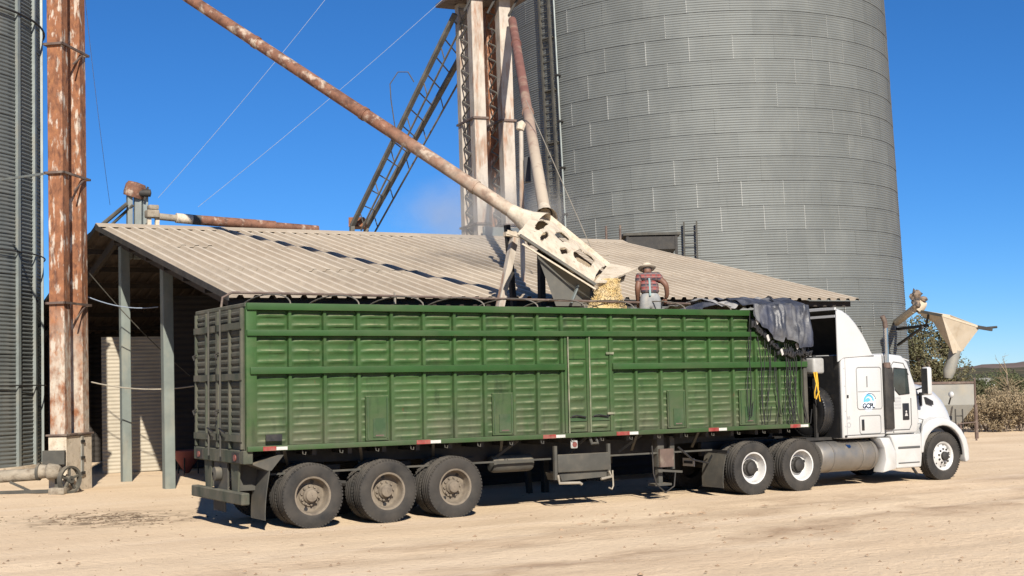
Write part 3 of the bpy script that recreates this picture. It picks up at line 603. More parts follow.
MB().bar(hd(-10, 478, 29.3), hd(-10, 494, 29.3), .08).build('leg', mt['greysteel'], dr)

# ================================================================== SPOUTS, HOOD AND HOPPER OVER THE TRAILER
PE = hy(527, 221.5, 2.75); PS = hy(64, -84.5, 11.1)
sp_ = thing('spout_pipe', PS, 'long rusty round spout slanting from upper left down to the loading hood', 'pipe')
dv = (PE-PS); LN = dv.length; MB().tube([PS+dv*(i/24) for i in range(25)], [.112+.024*i/24 for i in range(25)], 18).build('pipe', mt['spoutpipe'], sp_, smooth=50)
for k in (.22, .45, .68, .9):
    a = PS+dv*k; rk = .113+.024*k; MB().lathe([(rk,-.05),(rk+.015,-.05),(rk+.015,.05),(rk,.05)], a, dv, 18, True).build('joint_band', mt['spoutpipe'], sp_)
rp0, rp1 = hy(513.5, 28, 13.6), hy(545, 214, 2.95)
rp = thing('feed_pipe', rp0, 'faded red pipe dropping from the tall tower into the loading hood', 'pipe'); MB().tube([rp0+(rp0-rp1)*.06, rp0, rp0.lerp(rp1,.5), rp1], .125, 14).build('pipe', mt['redpipe'], rp, smooth=50)
for k in (.12, .55): MB().lathe([(.127,-.05),(.15,-.05),(.15,.05),(.127,.05)], rp0.lerp(rp1,k), rp1-rp0, 14, True).build('joint_band', mt['redpipe'], rp)
hood = thing('loading_hood', hy(515, 300, 3.1)*1, 'flour-dusted loading hood with cut-out openings pouring corn into the trailer', 'hood')
YN, YF = 1.55, 2.75
n0, n1 = hy(521, 236, YN), hy(594, 284, YN-.15); f0, f1 = hy(545, 216, YF), hy(609, 268, YF-.35)
# trough bottom, side boards
MB().poly([n0-V((0,0,.03)), n1-V((0,0,.03)), f1-V((0,0,.18)), f0-V((0,0,.30))], [(0,1,2,3)]).build('trough_floor', mt['caked'], hood, thick=.01)
MB().bar(n0+(n0-n1)*.02, n1, .05, .17, V((0,1,.3))).build('front_beam', mt['hopper'], hood); MB().bar(n0+V((0,-.04,-.15)), n1+V((0,-.04,-.10)), .03, .03).build('beam_flange', mt['dusty'], hood)
MB().bar(f0, f1, .06, .16).build('back_board', mt['dusty'], hood)
# vaulted cover of strips leaving openings
def vault(u, v):
    a = n0.lerp(n1, u); b_ = f0.lerp(f1, u); return a.lerp(b_, v) + V((0, 0, (.17-.05*u)*min(1, .35+3*max(0, u+.05))*math.sin(math.pi*min(1, v*1.0))**.8)) + V((.03*noise.noise((u*9, v*5, 1)), 0, .035*noise.noise((u*8, v*7, 4))))
OPEN = [(.12, .52, .060, .22, 2.4), (.235, .28, .035, .14, 2.), (.39, .62, .085, .16, 2.2), (.52, .24, .055, .10, 1.5), (.755, .47, .125, .25, 3.)]
def cover():
    nu, nv = 90, 48; g_ = MB(); g_.grid(lambda a, b_: vault(-.05+1.03*a, b_), nu, nv); keep = []
    for f in g_.f:
        k = f[0]; u = -.05+1.03*((k % (nu+1))+.5)/nu; v = ((k//(nu+1))+.5)/nv; hole = False
        for cu_, cv_, ru, rv, p_ in OPEN:
            d = abs((u-cu_-.12*(v-cv_)*ru)/ru)**p_ + abs((v-cv_)/rv)**p_ + .35*noise.noise((u*16, v*9, cu_*9))
            if d < 1: hole = True
        if not hole: keep.append(f)
    g_.f = keep; return g_.build('cover_sheet', mt['dusty'], hood, thick=.025, smooth=60)
cover()
# throat between the pipes and the vault
top = vault(-.02, .45)
MB().lathe([(.142, -.40), (.17, -.2), (.24, .02), (.38, .30)], PE, (PE-PS), 16).build('throat', mt['dusty'], hood, smooth=60)
MB().lathe([(.13, -.30), (.15, 0), (.24, .22)], rp1, (rp1-rp0), 14).build('throat', mt['dusty'], hood, smooth=60)
# lip
l0, l1_ = n1.copy(), f1.copy(); tip = hy(637, 270, 1.9)
MB().poly([n1+V((.02,0,.02)), l1_+V((0,0,.06)), tip, hy(606, 283, 1.35)], [(0,1,2,3)]).build('lip_plate', mt['dusty'], hood, thick=.035)
MB().poly([n1+V((0,.02,0)), hy(604, 282, 1.4), hy(600, 287, 1.5), n1+V((.02,.1,-.12))], [(0,1,2,3)]).build('lip_skirt', mt['dusty'], hood, thick=.015)
ck_ = MB(); ck_.grid(lambda u, v: n1.lerp(hy(626, 277, 1.75), u) + V((0, .25*v, .02-.17*math.sin(math.pi*v)*(.5+.5*math.sin(3*u)) + .05*noise.noise((u*7, v*5, 0)))), 16, 8); ck_.build('caked_edge', mt['caked'], hood, thick=.03, smooth=60)
# hopper body hanging under the trough
A, B_, Cc, D_ = n0.lerp(n1,.22)+V((0,.06,-.08)), n0.lerp(n1,.98)+V((0,.10,-.08)), f0.lerp(f1,.98)+V((0,-.03,-.25)), f0.lerp(f1,.15)+V((0,-.03,-.25))
bA, bB, bC, bD = hy(556, 306, 1.75), hy(590, 306, 1.75), hy(594, 305, 2.15), hy(563, 305, 2.15)
MB().poly([A,B_,Cc,D_,bA,bB,bC,bD], [(0,1,5,4),(1,2,6,5),(2,3,7,6),(3,0,4,7)]).build('hopper', mt['hopper'], hood, thick=.012, smooth=0)
MB().bar(hy(579, 283, 1.6), hy(571, 303, 1.6), .06, .03).build('hopper_rib', mt['galvbar'], hood)
# legs of the hood frame, on the ground between trailer and shed
t0 = hy(515.5, 232, 2.95); g0 = hy(502, 297, 2.95); gd = (g0-t0); e0 = t0 + gd*((0-t0.z)/gd.z)
MB().bar(e0, t0, .13, .13).build('leg', mt['whiteleg'], hood)
t1 = hy(541, 255, 3.3); e1 = V((t1.x-.02, t1.y, 0)); MB().bar(e1, t1, .12, .12).build('leg', mt['darksteel'], hood)
t2 = hy(507, 225, 3.4); MB().bar(V((t2.x+.4, 3.4, 0)), t2, .10, .10).build('leg', mt['darksteel'], hood)
MB().bar(hy(507, 232, 2.7), hy(530, 239, 2.5), .10, .08).build('cross_beam', mt['dusty'], hood); MB().bar(t0+V((-.25,0,-.05)), t0+V((.35,0,-.08)), .12, .08).build('cross_beam', mt['dusty'], hood)
MB().bar(t0+V((0,0,-.1)), V((t2.x, 3.4, t2.z-.1)), .08, .08).build('cross_beam', mt['darksteel'], hood)
MB().bar(e1.lerp(t1,.98), f0.lerp(f1,.05)+V((0,0,-.1)), .09, .09).build('cross_beam', mt['darksteel'], hood)

# falling corn and the load
lipc = hy(612, 284, 1.45)
gs = MB(); R = random.Random(31)
def stream(u, v):
    a = u*2*math.pi; k = .14+.15*v**1.5; nn = 1+.18*noise.noise((math.cos(a)*3, math.sin(a)*3, v*2)) + .10*noise.noise((math.cos(a)*11, math.sin(a)*11, v*4))
    return (lipc.x - .03 - .16*v + k*1.2*nn*math.cos(a), lipc.y + .8*k*nn*math.sin(a), lipc.z+.10 - v*.70)
gs.grid(stream, 60, 24)
for i in range(5200):
    v = R.random()**.7; a = R.uniform(0, 2*math.pi); c = V(stream(a/2/math.pi, v)); cc = V((lipc.x-.03-.16*v, lipc.y, c.z)); c = cc + (c-cc)*R.uniform(.85, 1.25+.25*v*R.random()); r_ = R.uniform(.006, .011)
    gs.poly([c+V((r_,0,0)), c+V((0,r_,0)), c+V((-r_,0,0)), c+V((0,-r_,0)), c+V((0,0,r_*1.6)), c+V((0,0,-r_*1.6))], [(0,1,4),(1,2,4),(2,3,4),(3,0,4),(1,0,5),(2,1,5),(3,2,5),(0,3,5)])
tag(gs.build('corn_stream', mt['grain'], smooth=60), 'yellow corn pouring off the hood lip into the trailer', 'corn', kind='stuff')
pk = V((lipc.x-.28, lipc.y, 0)); ld = MB()
def load(u, v):
    x = .12+11.1*u; y = .1+2.25*v; d = math.hypot((x-pk.x)*.8, (y-pk.y)); z = 2.55 + .10*noise.noise((x, y, 0)) + max(0, 1.22-.72*d)
    d2 = math.hypot((x-7.95)*.8, y-1.2); z = max(z, min(2.91, 3.25-.5*d2)); return (x, y, z)
ld.grid(load, 90, 22)
tag(ld.build('corn_load', mt['grain'], smooth=80), 'heap of yellow corn filling the green trailer', 'corn', kind='stuff')

# slim pole with lamp box behind the hood
q = hy(522, 218, 6.0); z1 = hy(521, 128, 6.0)
po = thing('lamp_pole', V((q.x, q.y, roofz(6.0)+.05)), 'slim pale pole with a dark lamp box standing behind the hood', 'pole')
MB().tube([V((q.x, q.y, roofz(6.0)-.05)), V((q.x, q.y, q.z)), z1], [.055,.055,.05], 10).build('pole', mt['whiteleg'], po); MB().obox(hy(527.5, 170, 5.9), RH*.07, FH*.1, V((0,0,.28))).build('lamp_box', mt['black'], po)
MB().lathe([(.02,-.12),(.09,-.1),(.11,.05),(.03,.12)], z1+V((0,0,.05)), (0.3,0,1), 10).build('lamp_head', mt['dusty'], po)
wire((hy(526, 100, 7.0), hy(592, 250, 2.6)), .009, 'pale stay cable from the lamp pole down to the hood', mt['hoop'], 8)

# ================================================================== TALL TOWER: two white elevators behind the ridge
TA = V((.11, .994, 0)); TB = V((.994, -.11, 0)); TZ = 13.75
def tower(px0, px1, label, matn, matf, tilt):
    c0 = hy((px0+px1)/2, 236, 14.6); c0.z = 0; sc2 = (c0-CAM).dot(_f)/FPX; hw = (px1-px0)*sc2/2/.97
    tw_ = thing('tower_elevator', c0, label, 'elevator', lean=tilt)
    leg(tw_, c0, TA, TB, .17, hw, 0, TZ, matn); far = c0 + TA*.92 - TB*.06; leg(tw_, far, TA, TB, .15, hw*.8, 0, TZ, matf)
    xl = -TB*(hw-.01); zz = 5.9; k = 0
    rg = MB()
    while zz < TZ-.2:
        a = c0 + xl + TA*(.19 if k % 2 else .75); b_ = c0 + xl + TA*(.75 if k % 2 else .19); rg = MB().bar(a+V((0,0,zz)), b_+V((0,0,zz+.24)), .036, .036); rg.build('lattice_bar', mt['conv'], tw_); zz += .24; k += 1
    for zc in (6.9, 10.05):
        br = MB(); cc = c0+TA*.46+V((0,0,zc))
        for s in (-1, 1): br.obox(cc+TB*(hw+.03)*s, TA*.68, TB*.025, V((0,0,.03))); br.obox(cc+TA*.66*s, TA*.025, TB*(hw+.05), V((0,0,.03)))
        br.build('collar', mt['rail'], tw_)
    return tw_, c0, hw
tw1, ca, hwa = tower(478.5, 491, 'left of two chalky white elevator legs rising behind the shed ridge', mt['whiteleg'], mt['whiteleg'], -.013)
tw2, cb, hwb = tower(506.5, 519, 'right of two chalky white elevator legs, rust-streaked, against the silo', mt['whiteleg'], mt['rustleg'], -.013)
c0 = (ca+cb)/2
hdm = thing('head_platform', c0+V((-.2,0,TZ)), 'dark rusty machinery platform on top of the two white elevator legs', 'platform', lean=-.013)
cc = c0 + TA*.5 + V((-.17, .05, TZ)); MB().obox(cc+V((0,0,.05)), TB*1.15, TA*.95, V((0,0,.05))).build('deck', mt['rail'], hdm)
for dx in (-.42, .42): MB().obox(cc+TB*dx+V((0,0,.85)), TB*.32, TA*.7, V((0,0,.7))).build('head_casing', mt['rustleg'], hdm, bevel=.1)
for dx in (-1.05, -.35, .35, 1.05): MB().obox(cc+TB*dx-TA*.9+V((0,0,.5)), TB*.03, TA*.03, V((0,0,.5))).build('rail_post', mt['greysteel'], hdm)
MB().obox(cc-TA*.9+V((0,0,1.02)), TB*1.1, TA*.03, V((0,0,.03))).build('hand_rail', mt['greysteel'], hdm)
MB().lathe([(.02,-.25),(.17,-.24),(.18,.2),(.10,.26),(.02,.27)], cc-TB*.95+V((0,0,.22)), TA, 14).build('motor', mt['redmach'], hdm)
for dx in (-.85, -.1, .6): MB().bar(cc+TB*dx-TA*.6+V((0,0,-.5)), cc+TB*(dx+.25)-TA*.75, .06).build('knee_brace', mt['darksteel'], hdm)
# curb where the legs pass the roof
cu = thing('roof_curb', V((c0.x-.3, YR-.1, ZR+.1)), 'pale sheet-metal curb on the shed ridge around the tower legs', 'curb')
e = lambda x, y, z: V((x, y, z))
MB().hexa([e(c0.x-1.35, YR-1.0, roofz(YR-1.0)+.10), e(c0.x+1.0, YR-1.0, roofz(YR-1.0)+.10), e(c0.x+1.0, YR+1.7, ZR+.12), e(c0.x-1.35, YR+1.7, ZR+.12), e(c0.x-1.35, YR-1.0, roofz(YR-1.0)+.16), e(c0.x+1.0, YR-1.0, roofz(YR-1.0)+.16), e(c0.x+1.0, YR+1.7, ZR+.30), e(c0.x-1.35, YR+1.7, ZR+.30)]).build('flashing', mt['roof'], cu)
MB().box(c0.x-.75, c0.x+.75, YR+.35, YR+.45, ZR+.25, ZR+.55).build('upstand', mt['galvbar'], cu)

# ================================================================== SLANTING CONVEYOR TRUSSES
cv0, cv1 = hd(455, 14, 40.4), hd(352, 226, 45); cw0, cw1 = hd(473, 34, 41.6), hd(366, 228, 46.4)
cn = thing('slanting_conveyor', V((cv1.x, cv1.y, 0)), 'dark slanting twin-beam conveyor truss leaning up to the tower head', 'conveyor')
def beam(a, b_, w_, name='beam'): return MB().bar(a, b_, w_, w_*.8).build(name, mt['conv'], cn)
beam(cv1, cv0, .14); beam(cw1, cw0, .15)
o1 = RH*.30 + V((0,0,-.16)); beam(cv1+o1, cv0+o1, .05, 'chord'); beam(cw1+o1, cw0+o1, .05, 'chord')
for k in range(13):
    t_ = .03+k*.079; beam(cv1.lerp(cv0,t_), cw1.lerp(cw0,t_-.01), .035, 'rung')
    a = cv1.lerp(cv0,t_)+o1; 
    if k % 2 == 0: beam(a, cv1.lerp(cv0, t_+.05), .03, 'lattice_bar'); beam(cw1.lerp(cw0,t_)+o1, cw1.lerp(cw0, t_+.05), .03, 'lattice_bar')
MB().obox(cv1.lerp(cw1,.4)+V((0,0,.12)), RH*.26, FH*.4, V((0,0,.16))).build('tail_box', mt['rustleg'], cn)
for q in (cv1, cw1): MB().bar(V((q.x, q.y, 0)), q, .14).build('support', mt['conv'], cn)
ca_ = hd(402, 90, 41.5)
lp = thing('bent_rod', hd(402, 130, 42.4), 'thin rod bent over in an arch beside the conveyor truss', 'rod')
MB().tube([hd(396, 134, 42.4), hd(391, 100, 42.3), hd(390, 84, 42.3), hd(398, 72, 42.3), hd(408, 72, 42.3), hd(414, 82, 42.3)], .018, 6).build('rod', mt['greysteel'], lp)

# ================================================================== MACHINERY BEHIND THE LEFT RIDGE
q = hy(136, 226, 15.2); sm_ = thing('small_elevator_head', V((q.x, q.y, 5.6)), 'small elevator with a rusty round head poking over the left end of the ridge', 'elevator')
for px, hw in ((129.5, .09), (137.5, .12), (145, .09)):
    a = hy(px, 226, 15.2); leg(sm_, a, V((0,1,0)), V((1,0,0)), .08, hw*.75, 5.6, hy(px, 194, 15.2).z, mt['galvbar'])
hc = hy(135, 190, 15.2); MB().lathe([(.02,-.20),(.25,-.19),(.27,-.1),(.27,.10),(.22,.19),(.02,.21)], hc, (.25,-.2,1), 18).build('head', mt['rustpipe'], sm_, smooth=50)
MB().lathe([(.02,-.16),(.10,-.15),(.10,.14),(.02,.16)], hy(145, 193, 15.0), (1,-.3,0), 12).build('motor', mt['darksteel'], sm_)
MB().bar(hy(144, 200, 15.0), hy(148, 187, 15.0), .05).build('motor_bracket', mt['darksteel'], sm_)
tag(MB().tube([hy(127, 204, 15.0), hy(84, 240, 15.8)], .06, 8).build('slanting_spout', mt['greysteel']), 'thin dark spout slanting left from the small elevator head', 'pipe')
MB().tube([hy(133, 205, 15.1), hy(84, 250, 15.8)], .04, 8).build('stay', mt['greysteel'], sm_)
q = hy(152, 212, 14.6); rc = thing('ridge_conveyor', V((q.x, q.y, ZR)), 'red and cream tube conveyor lying along the shed ridge', 'conveyor')
def rt(px0, py0, px1, py1, r_, mat, name): MB().tube([hy(px0, py0, 14.6), hy(px1, py1, 14.6)], r_, 14).build(name, mat, rc, smooth=50)
rt(158, 216.5, 178, 218.5, .09, mt['greydust'], 'tube'); rt(176, 218, 192, 219.5, .13, mt['dusty'], 'coupling'); rt(192, 219.6, 200, 220.2, .13, mt['greysteel'], 'coupling'); rt(200, 220.2, 275, 225.8, .13, mt['rustpipe'], 'tube'); rt(275, 225.8, 318, 229.2, .10, mt['rustpipe'], 'tube')
MB().obox(hy(152, 214, 14.6), V((.16,0,0)), V((0,.15,0)), V((0,0,.10))).build('drive_box', mt['greydust'], rc, bevel=.03); MB().obox(hy(153, 207.5, 14.6), V((.13,0,0)), V((0,.12,0)), V((0,0,.06))).build('motor', mt['greydust'], rc, bevel=.03)
for px in (149, 157): MB().obox(hy(px, 222, 14.6), V((.05,0,0)), V((0,.05,0)), V((0,0,.16))).build('foot', mt['dusty'], rc)
# guy wires
wire((hd(332, -9, 38), hd(158, 198, 36.5)), .0065, 'upper pale guy wire running from top centre to the left ridge', mt['wire'], 10, .1)
wire((hd(450, -7, 40), hd(198, 207, 37)), .0065, 'lower pale guy wire running from the tower head to the ridge conveyor', mt['wire'], 10, .1)
wire((hd(83, -20, 31), hd(110, 205, 37)), .006, 'faint thin wire just right of the rusty elevator legs', mt['wire'], 10, .2)

# ================================================================== TAN FUNNEL AND HOPPER BIN AT RIGHT
DF = 57.
fn = thing('funnel_spout', hd(950, 380, DF)*1, 'tan sheet-metal funnel with hanging sock beside the silo', 'funnel'); fn.location.z = 0
P_ = lambda x, y, d=DF: hd(x, y, d)
rimA, rimB, rimC, rimD = P_(916, 310.5), P_(942, 315.5, DF-1.0), P_(979, 327, DF), P_(950, 316, DF+1.2)
o0, o1_, o2, o3 = P_(950, 353, DF-.3), P_(953, 353, DF-.4), P_(961, 351, DF), P_(955, 351, DF+.3)
MB().poly([rimA+V((0,0,-.02)), rimB, rimC, rimD, P_(934, 322, DF-.2), o1_, o2, o3], [(1,2,6,5),(2,3,7,6),(3,0,4,7),(0,1,5,4)]).build('cone', mt['funnel'], fn, thick=.03, smooth=0)
MB().bar(rimA, rimB, .06, .12).build('rim', mt['greysteel'], fn); MB().bar(rimB, rimC, .06, .09).build('rim', mt['funnel'], fn); MB().bar(rimC, rimD, .06, .09).build('rim', mt['funnel'], fn); MB().bar(rimD, rimA, .06, .09).build('rim', mt['funnel'], fn)
MB().tube([P_(955, 350), P_(953, 360), P_(949, 371), P_(948, 378)], [.26, .24, .27, .18], 10).build('sock', mt['palesheet'], fn, smooth=60)
MB().bar(P_(971, 326), P_(992, 329.5), .16, .14).build('tip_bracket', mt['darksteel'], fn); MB().tube([P_(986, 328), P_(997, 327)], .05, 8).build('tip_rod', mt['darksteel'], fn)
sx = on_silo(900, 318)
MB().tube([on_silo(897, 322), P_(914, 309), P_(920, 303)], .17, 10).build('arm', mt['dusty'], fn)
tj = MB(); R = random.Random(8)
for k in range(10):
    c = P_(918+R.uniform(-5, 6), 299+R.uniform(-7, 7), DF-.2); rr = R.uniform(.14, .26); ax_ = V((R.gauss(0,1), R.gauss(0,1), R.gauss(0,1)))
    tj.lathe([(.01,-rr), (rr*R.uniform(.5,.9),-rr*.5), (rr*R.uniform(.6,1.1), .1*rr), (rr*R.uniform(.3,.8), rr*.6), (.01, rr*1.3)], c, ax_, 7)
tj.build('torn_bag', mt['bag'], fn, smooth=0); MB().tube([P_(916, 310), P_(921, 304), P_(926, 305)], [.24, .30, .12], 10).build('elbow', mt['funnel'], fn, smooth=60)
MB().bar(on_silo(898, 329), P_(927, 325.5, DF), .18, .12).build('support_beam', mt['darksteel'], fn); MB().bar(on_silo(898, 345), P_(923, 327, DF), .10, .09).build('brace', mt['darksteel'], fn)
MB().bar(P_(926, 325.5), rimA.lerp(rimB, .5), .08, .08).build('hanger', mt['darksteel'], fn)
DH = 46.
hb = hz(950, 442); hbn = thing('hopper_bin', hd(935, 440, DH)*1, 'grey steel hopper bin on legs behind the truck bonnet', 'hopper'); hbn.location.z = 0
zt, zm, zb_ = P_(950, 384, DH).z, P_(950, 405, DH).z, P_(950, 424, DH).z
Lx, Rx = P_(893, 384, DH), P_(974.5, 384, DH); Lx.z = Rx.z = 0; dpt = FH*1.7
tp = [Lx, Rx, Rx+dpt, Lx+dpt]; cen = (Lx+Rx+dpt)/2; bt = [c + (cen-c)*.62 if i in (0, 3) else c + (cen-c)*.33 for i, c in enumerate(tp)]
up = lambda q, z: V((q.x, q.y, z))
MB().poly([up(q, zt) for q in tp]+[up(q, zm) for q in tp], [(0,1,5,4),(1,2,6,5),(2,3,7,6),(3,0,4,7)]).build('upper_shell', mt['palesheet'], hbn, thick=.015, smooth=0)
MB().poly([up(q, zm-.004) for q in tp]+[up(q, zb_) for q in bt], [(0,1,5,4),(1,2,6,5),(2,3,7,6),(3,0,4,7)]).build('lower_cone', mt['palesheet'], hbn, thick=.015, smooth=0)
for i in range(4): MB().bar(up(tp[i], zt+.04), up(tp[(i+1) % 4], zt+.04), .08, .07).build('rim', mt['rail'], hbn)
for q in tp: MB().bar(up(q, 0), up(q, zm), .09, .09).build('leg', mt['rail'], hbn)
MB().obox(up(Lx.lerp(Rx,.3), zt-.3)-FH*.03, RH*.02, FH*.02, V((0,0,.3))).build('stiffener', mt['rail'], hbn)
lq = P_(960, 437, DH-.6); lq.z = 0; ladder('bin_ladder', lq, -FH, RH, P_(960, 409, DH-.6).z, .12, mt['darksteel'], 'small dark ladder leaning on the grey hopper bin', .3, .018)
q = hz(976.5, 440.5); tag(MB().tube([q, hd(974.5, 378, (q-CAM).dot(_f))], .032, 8).build('thin_pole', mt['rail']), 'thin rusty pole standing right of the hopper bin', 'pole')
q2 = hd(958, 424, (q-CAM).dot(_f)); tag(MB().tube([q2, hd(976.5, 422, (q-CAM).dot(_f))], .022, 6).build('cross_pipe', mt['rail']), 'low rusty pipe joining the thin pole to the hopper bin', 'pipe')
# pale far buildings among the bushes
for px, py, w_, lab in ((983, 391, 2.6, 'small far white shed half hidden by bushes'), (1004, 396, 1.6, 'tiny far white hut beyond the bushes')):
    q = hd(px, py, 190); hh = max(.8, q.z); q.z = 0; bd = thing('far_hut', q, lab, 'building')
    MB().obox(q+V((0,0,(hh+.4)/2)), RH*w_/2, FH*1.5, V((0,0,(hh+.4)/2))).build('wall', mt['whiterim'], bd)
    MB().poly([q+RH*w_*-.6-FH*1.6+V((0,0,hh+.41)), q+RH*w_*.6-FH*1.6+V((0,0,hh+.41)), q+RH*w_*.6+FH*1.6+V((0,0,hh+.41)), q+RH*w_*-.6+FH*1.6+V((0,0,hh+.41)), q-RH*w_*.6+V((0,0,hh+1)), q+RH*w_*.6+V((0,0,hh+1))], [(0,1,5,4),(2,3,4,5),(1,2,5),(3,0,4)]).build('roof', mt['palesheet'], bd)
    MB().obox(q-FH*1.51+V((0,0,hh*.5)), RH*.3, FH*.02, V((0,0,.35))).build('window', mt['black'], bd)

# ================================================================== WHEELS
TR = .505
def tyre_mesh(mat, R=TR, wd=.27):
    h = wd/2; p = [(.275, -.105), (.30, -h*.9), (.36, -h), (.42, -h*1.0), (.465, -h*.94), (R-.012, -h*.86), (R-.004, -h*.78)]
    for gx in (-.07, 0, .07): p += [(R, gx-.018), (R-.014, gx-.008), (R-.014, gx+.008), (R, gx+.018)]
    p += [(a, -b) for a, b in p[:7][::-1]]
    m = MB().lathe(p, (0,0,0), (0,1,0), 56)
    for k in range(56):                                   # shoulder lugs
        a = 2*math.pi*k/56; d = V((math.cos(a), 0, math.sin(a))); tt = V((-math.sin(a), 0, math.cos(a)))
        for s in (-1, 1): m.obox(d*(R-.014)+V((0, s*h*.80, 0)), d*.012, tt*.017, V((0, .022, 0)))
    return m.mesh('tyre', mat, smooth=30)
TYRE = tyre_mesh(mt['tyre'])
def dished_rim(mat):
    return MB().lathe([(.272,-.115),(.30,-.122),(.302,-.108),(.272,-.10),(.262,-.06),(.258,.02),(.245,.05),(.20,.055),(.175,.045),(.165,.02),(.13,.015),(.118,.0),(.115,-.03),(.10,-.045),(.09,-.085),(.05,-.095),(.005,-.097)], (0,0,0), (0,1,0), 40).mesh('rim', mat, smooth=35)
RIMT, RIMW = dished_rim(mt['tanrim']), dished_rim(mt['whiterim'])
def dots(n, rr, r, y, ln, mat, name, seg=8, ph=0.):
    m = MB()
    for k in range(n):
        a = 2*math.pi*k/n+ph; m.lathe([(.001,-ln),(r,-ln),(r,0)], (rr*math.cos(a), y, rr*math.sin(a)), (0,1,0), seg)
    return m.mesh(name, mat, smooth=40)
NUTT, NUTD = dots(10, .145, .017, .018, .035, mt['tanrim'], 'lug_nuts'), dots(10, .145, .017, .018, .035, mt['darksteel'], 'lug_nuts')
HOLE = dots(1, .218, .032, .046, .001, mt['black'], 'hand_hole', 12, .9)
HUBD = MB().lathe([(.165,.012),(.16,-.005),(.125,-.02),(.118,-.075),(.06,-.10),(.002,-.102)], (0,0,0), (0,1,0), 24).mesh('hub', mt['darksteel'], smooth=35)
INNER = MB().lathe([(.272,-.115),(.26,-.05),(.24,.0),(.02,.0)], (0,0,0), (0,1,0), 24).mesh('rim', mt['darksteel'], smooth=35)
def wheel(parent, x, y, kind, far=False, rot=0., z=TR-.008):
    o = bpy.data.objects.new('wheel', None); o.location = V((x, y, z))-origin(parent); o.rotation_euler = (0, rot, math.pi if far else 0); link(o, parent)
    inst('tyre', TYRE, o)
    if kind == 'tan': inst('rim', RIMT, o); tag(inst('lug_nuts', NUTT, o), kind='stuff'); inst('hand_hole', HOLE, o); inst('hand_hole', HOLE, o, (0,0,0), (0,math.pi,0))
    elif kind == 'white': inst('rim', RIMW, o); inst('hub', HUBD, o); tag(inst('lug_nuts', NUTD, o), kind='stuff'); inst('hand_hole', HOLE, o); inst('hand_hole', HOLE, o, (0,0,0), (0,math.pi,0))
    elif kind == 'inner': inst('rim', INNER, o)
    elif kind == 'front':
        f_ = MB().lathe([(.272,-.10),(.30,-.122),(.302,-.108),(.29,-.12),(.265,-.105),(.245,-.06),(.20,-.09),(.16,-.125),(.13,-.13),(.12,-.14),(.001,-.14)], (0,0,0), (0,1,0), 40); inst('rim', f_.mesh('rim', mt['whiterim'], smooth=35), o)
        tag(inst('lug_nuts', dots(10, .148, .018, -.125, .03, mt['darksteel'], 'lug_nuts'), o), kind='stuff'); inst('hub', MB().lathe([(.095,-.138),(.09,-.19),(.05,-.21),(.001,-.212)], (0,0,0), (0,1,0), 20).mesh('hub', mt['darksteel'], smooth=35), o)
        tag(inst('hand_holes', dots(10, .222, .018, -.076, .004, mt['black'], 'hand_holes', 10, .3), o), kind='stuff')
    return o
def axle_set(parent, x, kind, z=TR-.008):
    wheel(parent, x, .135, kind, rot=rnd(0, 6), z=z); wheel(parent, x, .46, 'inner', rot=rnd(0, 6), z=z); wheel(parent, x, 2.04, 'inner', True, z=z); wheel(parent, x, 2.365, kind, True, z=z)
    MB().tube([(x, .5, z), (x, 2.0, z)], .07, 10).build('axle', mt['darksteel'], parent)

# ================================================================== TRAILER
LT, ZT, ZB, WT = 11.35, 3.48, 1.25, 2.45
tl = thing('grain_trailer', (5.6, 1.22, 0), 'long green high-sided grain trailer with ribbed panels on three dusty axles', 'trailer')
TO = origin(tl)
RIBS = [.71, 1.29, 1.87, 2.45, 3.03, 3.60, 4.17, 4.73, 5.22, 5.71, 6.21, 6.76, 7.29, 7.85, 8.41, 8.98, 9.54, 10.1, 10.68, 11.23]
ROWS = [(2.985+.002, 3.07, 3.365, 2), (2.39, 2.50, 2.975, 3), (1.30, 1.30, 2.385, 7)]     # (.., panel bottom, top, ridges)
RZ = [(3.372, ZT), (2.975, 3.068), (2.39, 2.498), (ZB-.03, 1.298)]                        # horizontal rails
def side_panel(w_, h, n, depth=.034, seed=None):
    pit = h/n; m = MB(); xs = [0, .025, .055, w_*.35, w_*.65, w_-.055, w_-.025, w_]; amp = [0, .12, 1, 1, 1, 1, .12, 0]; zs = []; pr = []
    for k in range(n):
        b0 = k*pit
        for q, a in ((0, 0), (.22, .0), (.36, .85), (.44, 1), (.56, 1), (.66, .25), (.72, 0)): zs.append(b0+q*pit); pr.append(a)
    zs.append(h); pr.append(0); nx_, nz = len(xs), len(zs)
    dent = lambda x, z: 0 if seed is None else .016*noise.noise((x*4+seed*7.3, z*3, seed)) + .010*noise.noise((x*9, z*8+seed*3.1, seed*2))
    pts = [(x, -depth*amp[i]*pr[j] - (dent(x, z) if 0 < i < len(xs)-1 else 0), z + (0 if seed is None else .006*noise.noise((x*6, z*5, seed+9)))) for j, z in enumerate(zs) for i, x in enumerate(xs)]
    return m.poly(pts, [(j*nx_+i, j*nx_+i+1, (j+1)*nx_+i+1, (j+1)*nx_+i) for j in range(nz-1) for i in range(nx_-1)]).mesh('side_panel', mt['green'], smooth=50)
PM = [[side_panel(.50, 3.365-3.072, 2, .030, k) for k in range(6)], [side_panel(.50, 2.971-2.502, 3, .028, k+10) for k in range(6)], [side_panel(.50, 2.386-1.302, 9, .017, k+20) for k in range(8)]]
PZ = [3.070, 2.501, 1.301]; RW = .07
edges = [.17] + RIBS
R = random.Random(3)
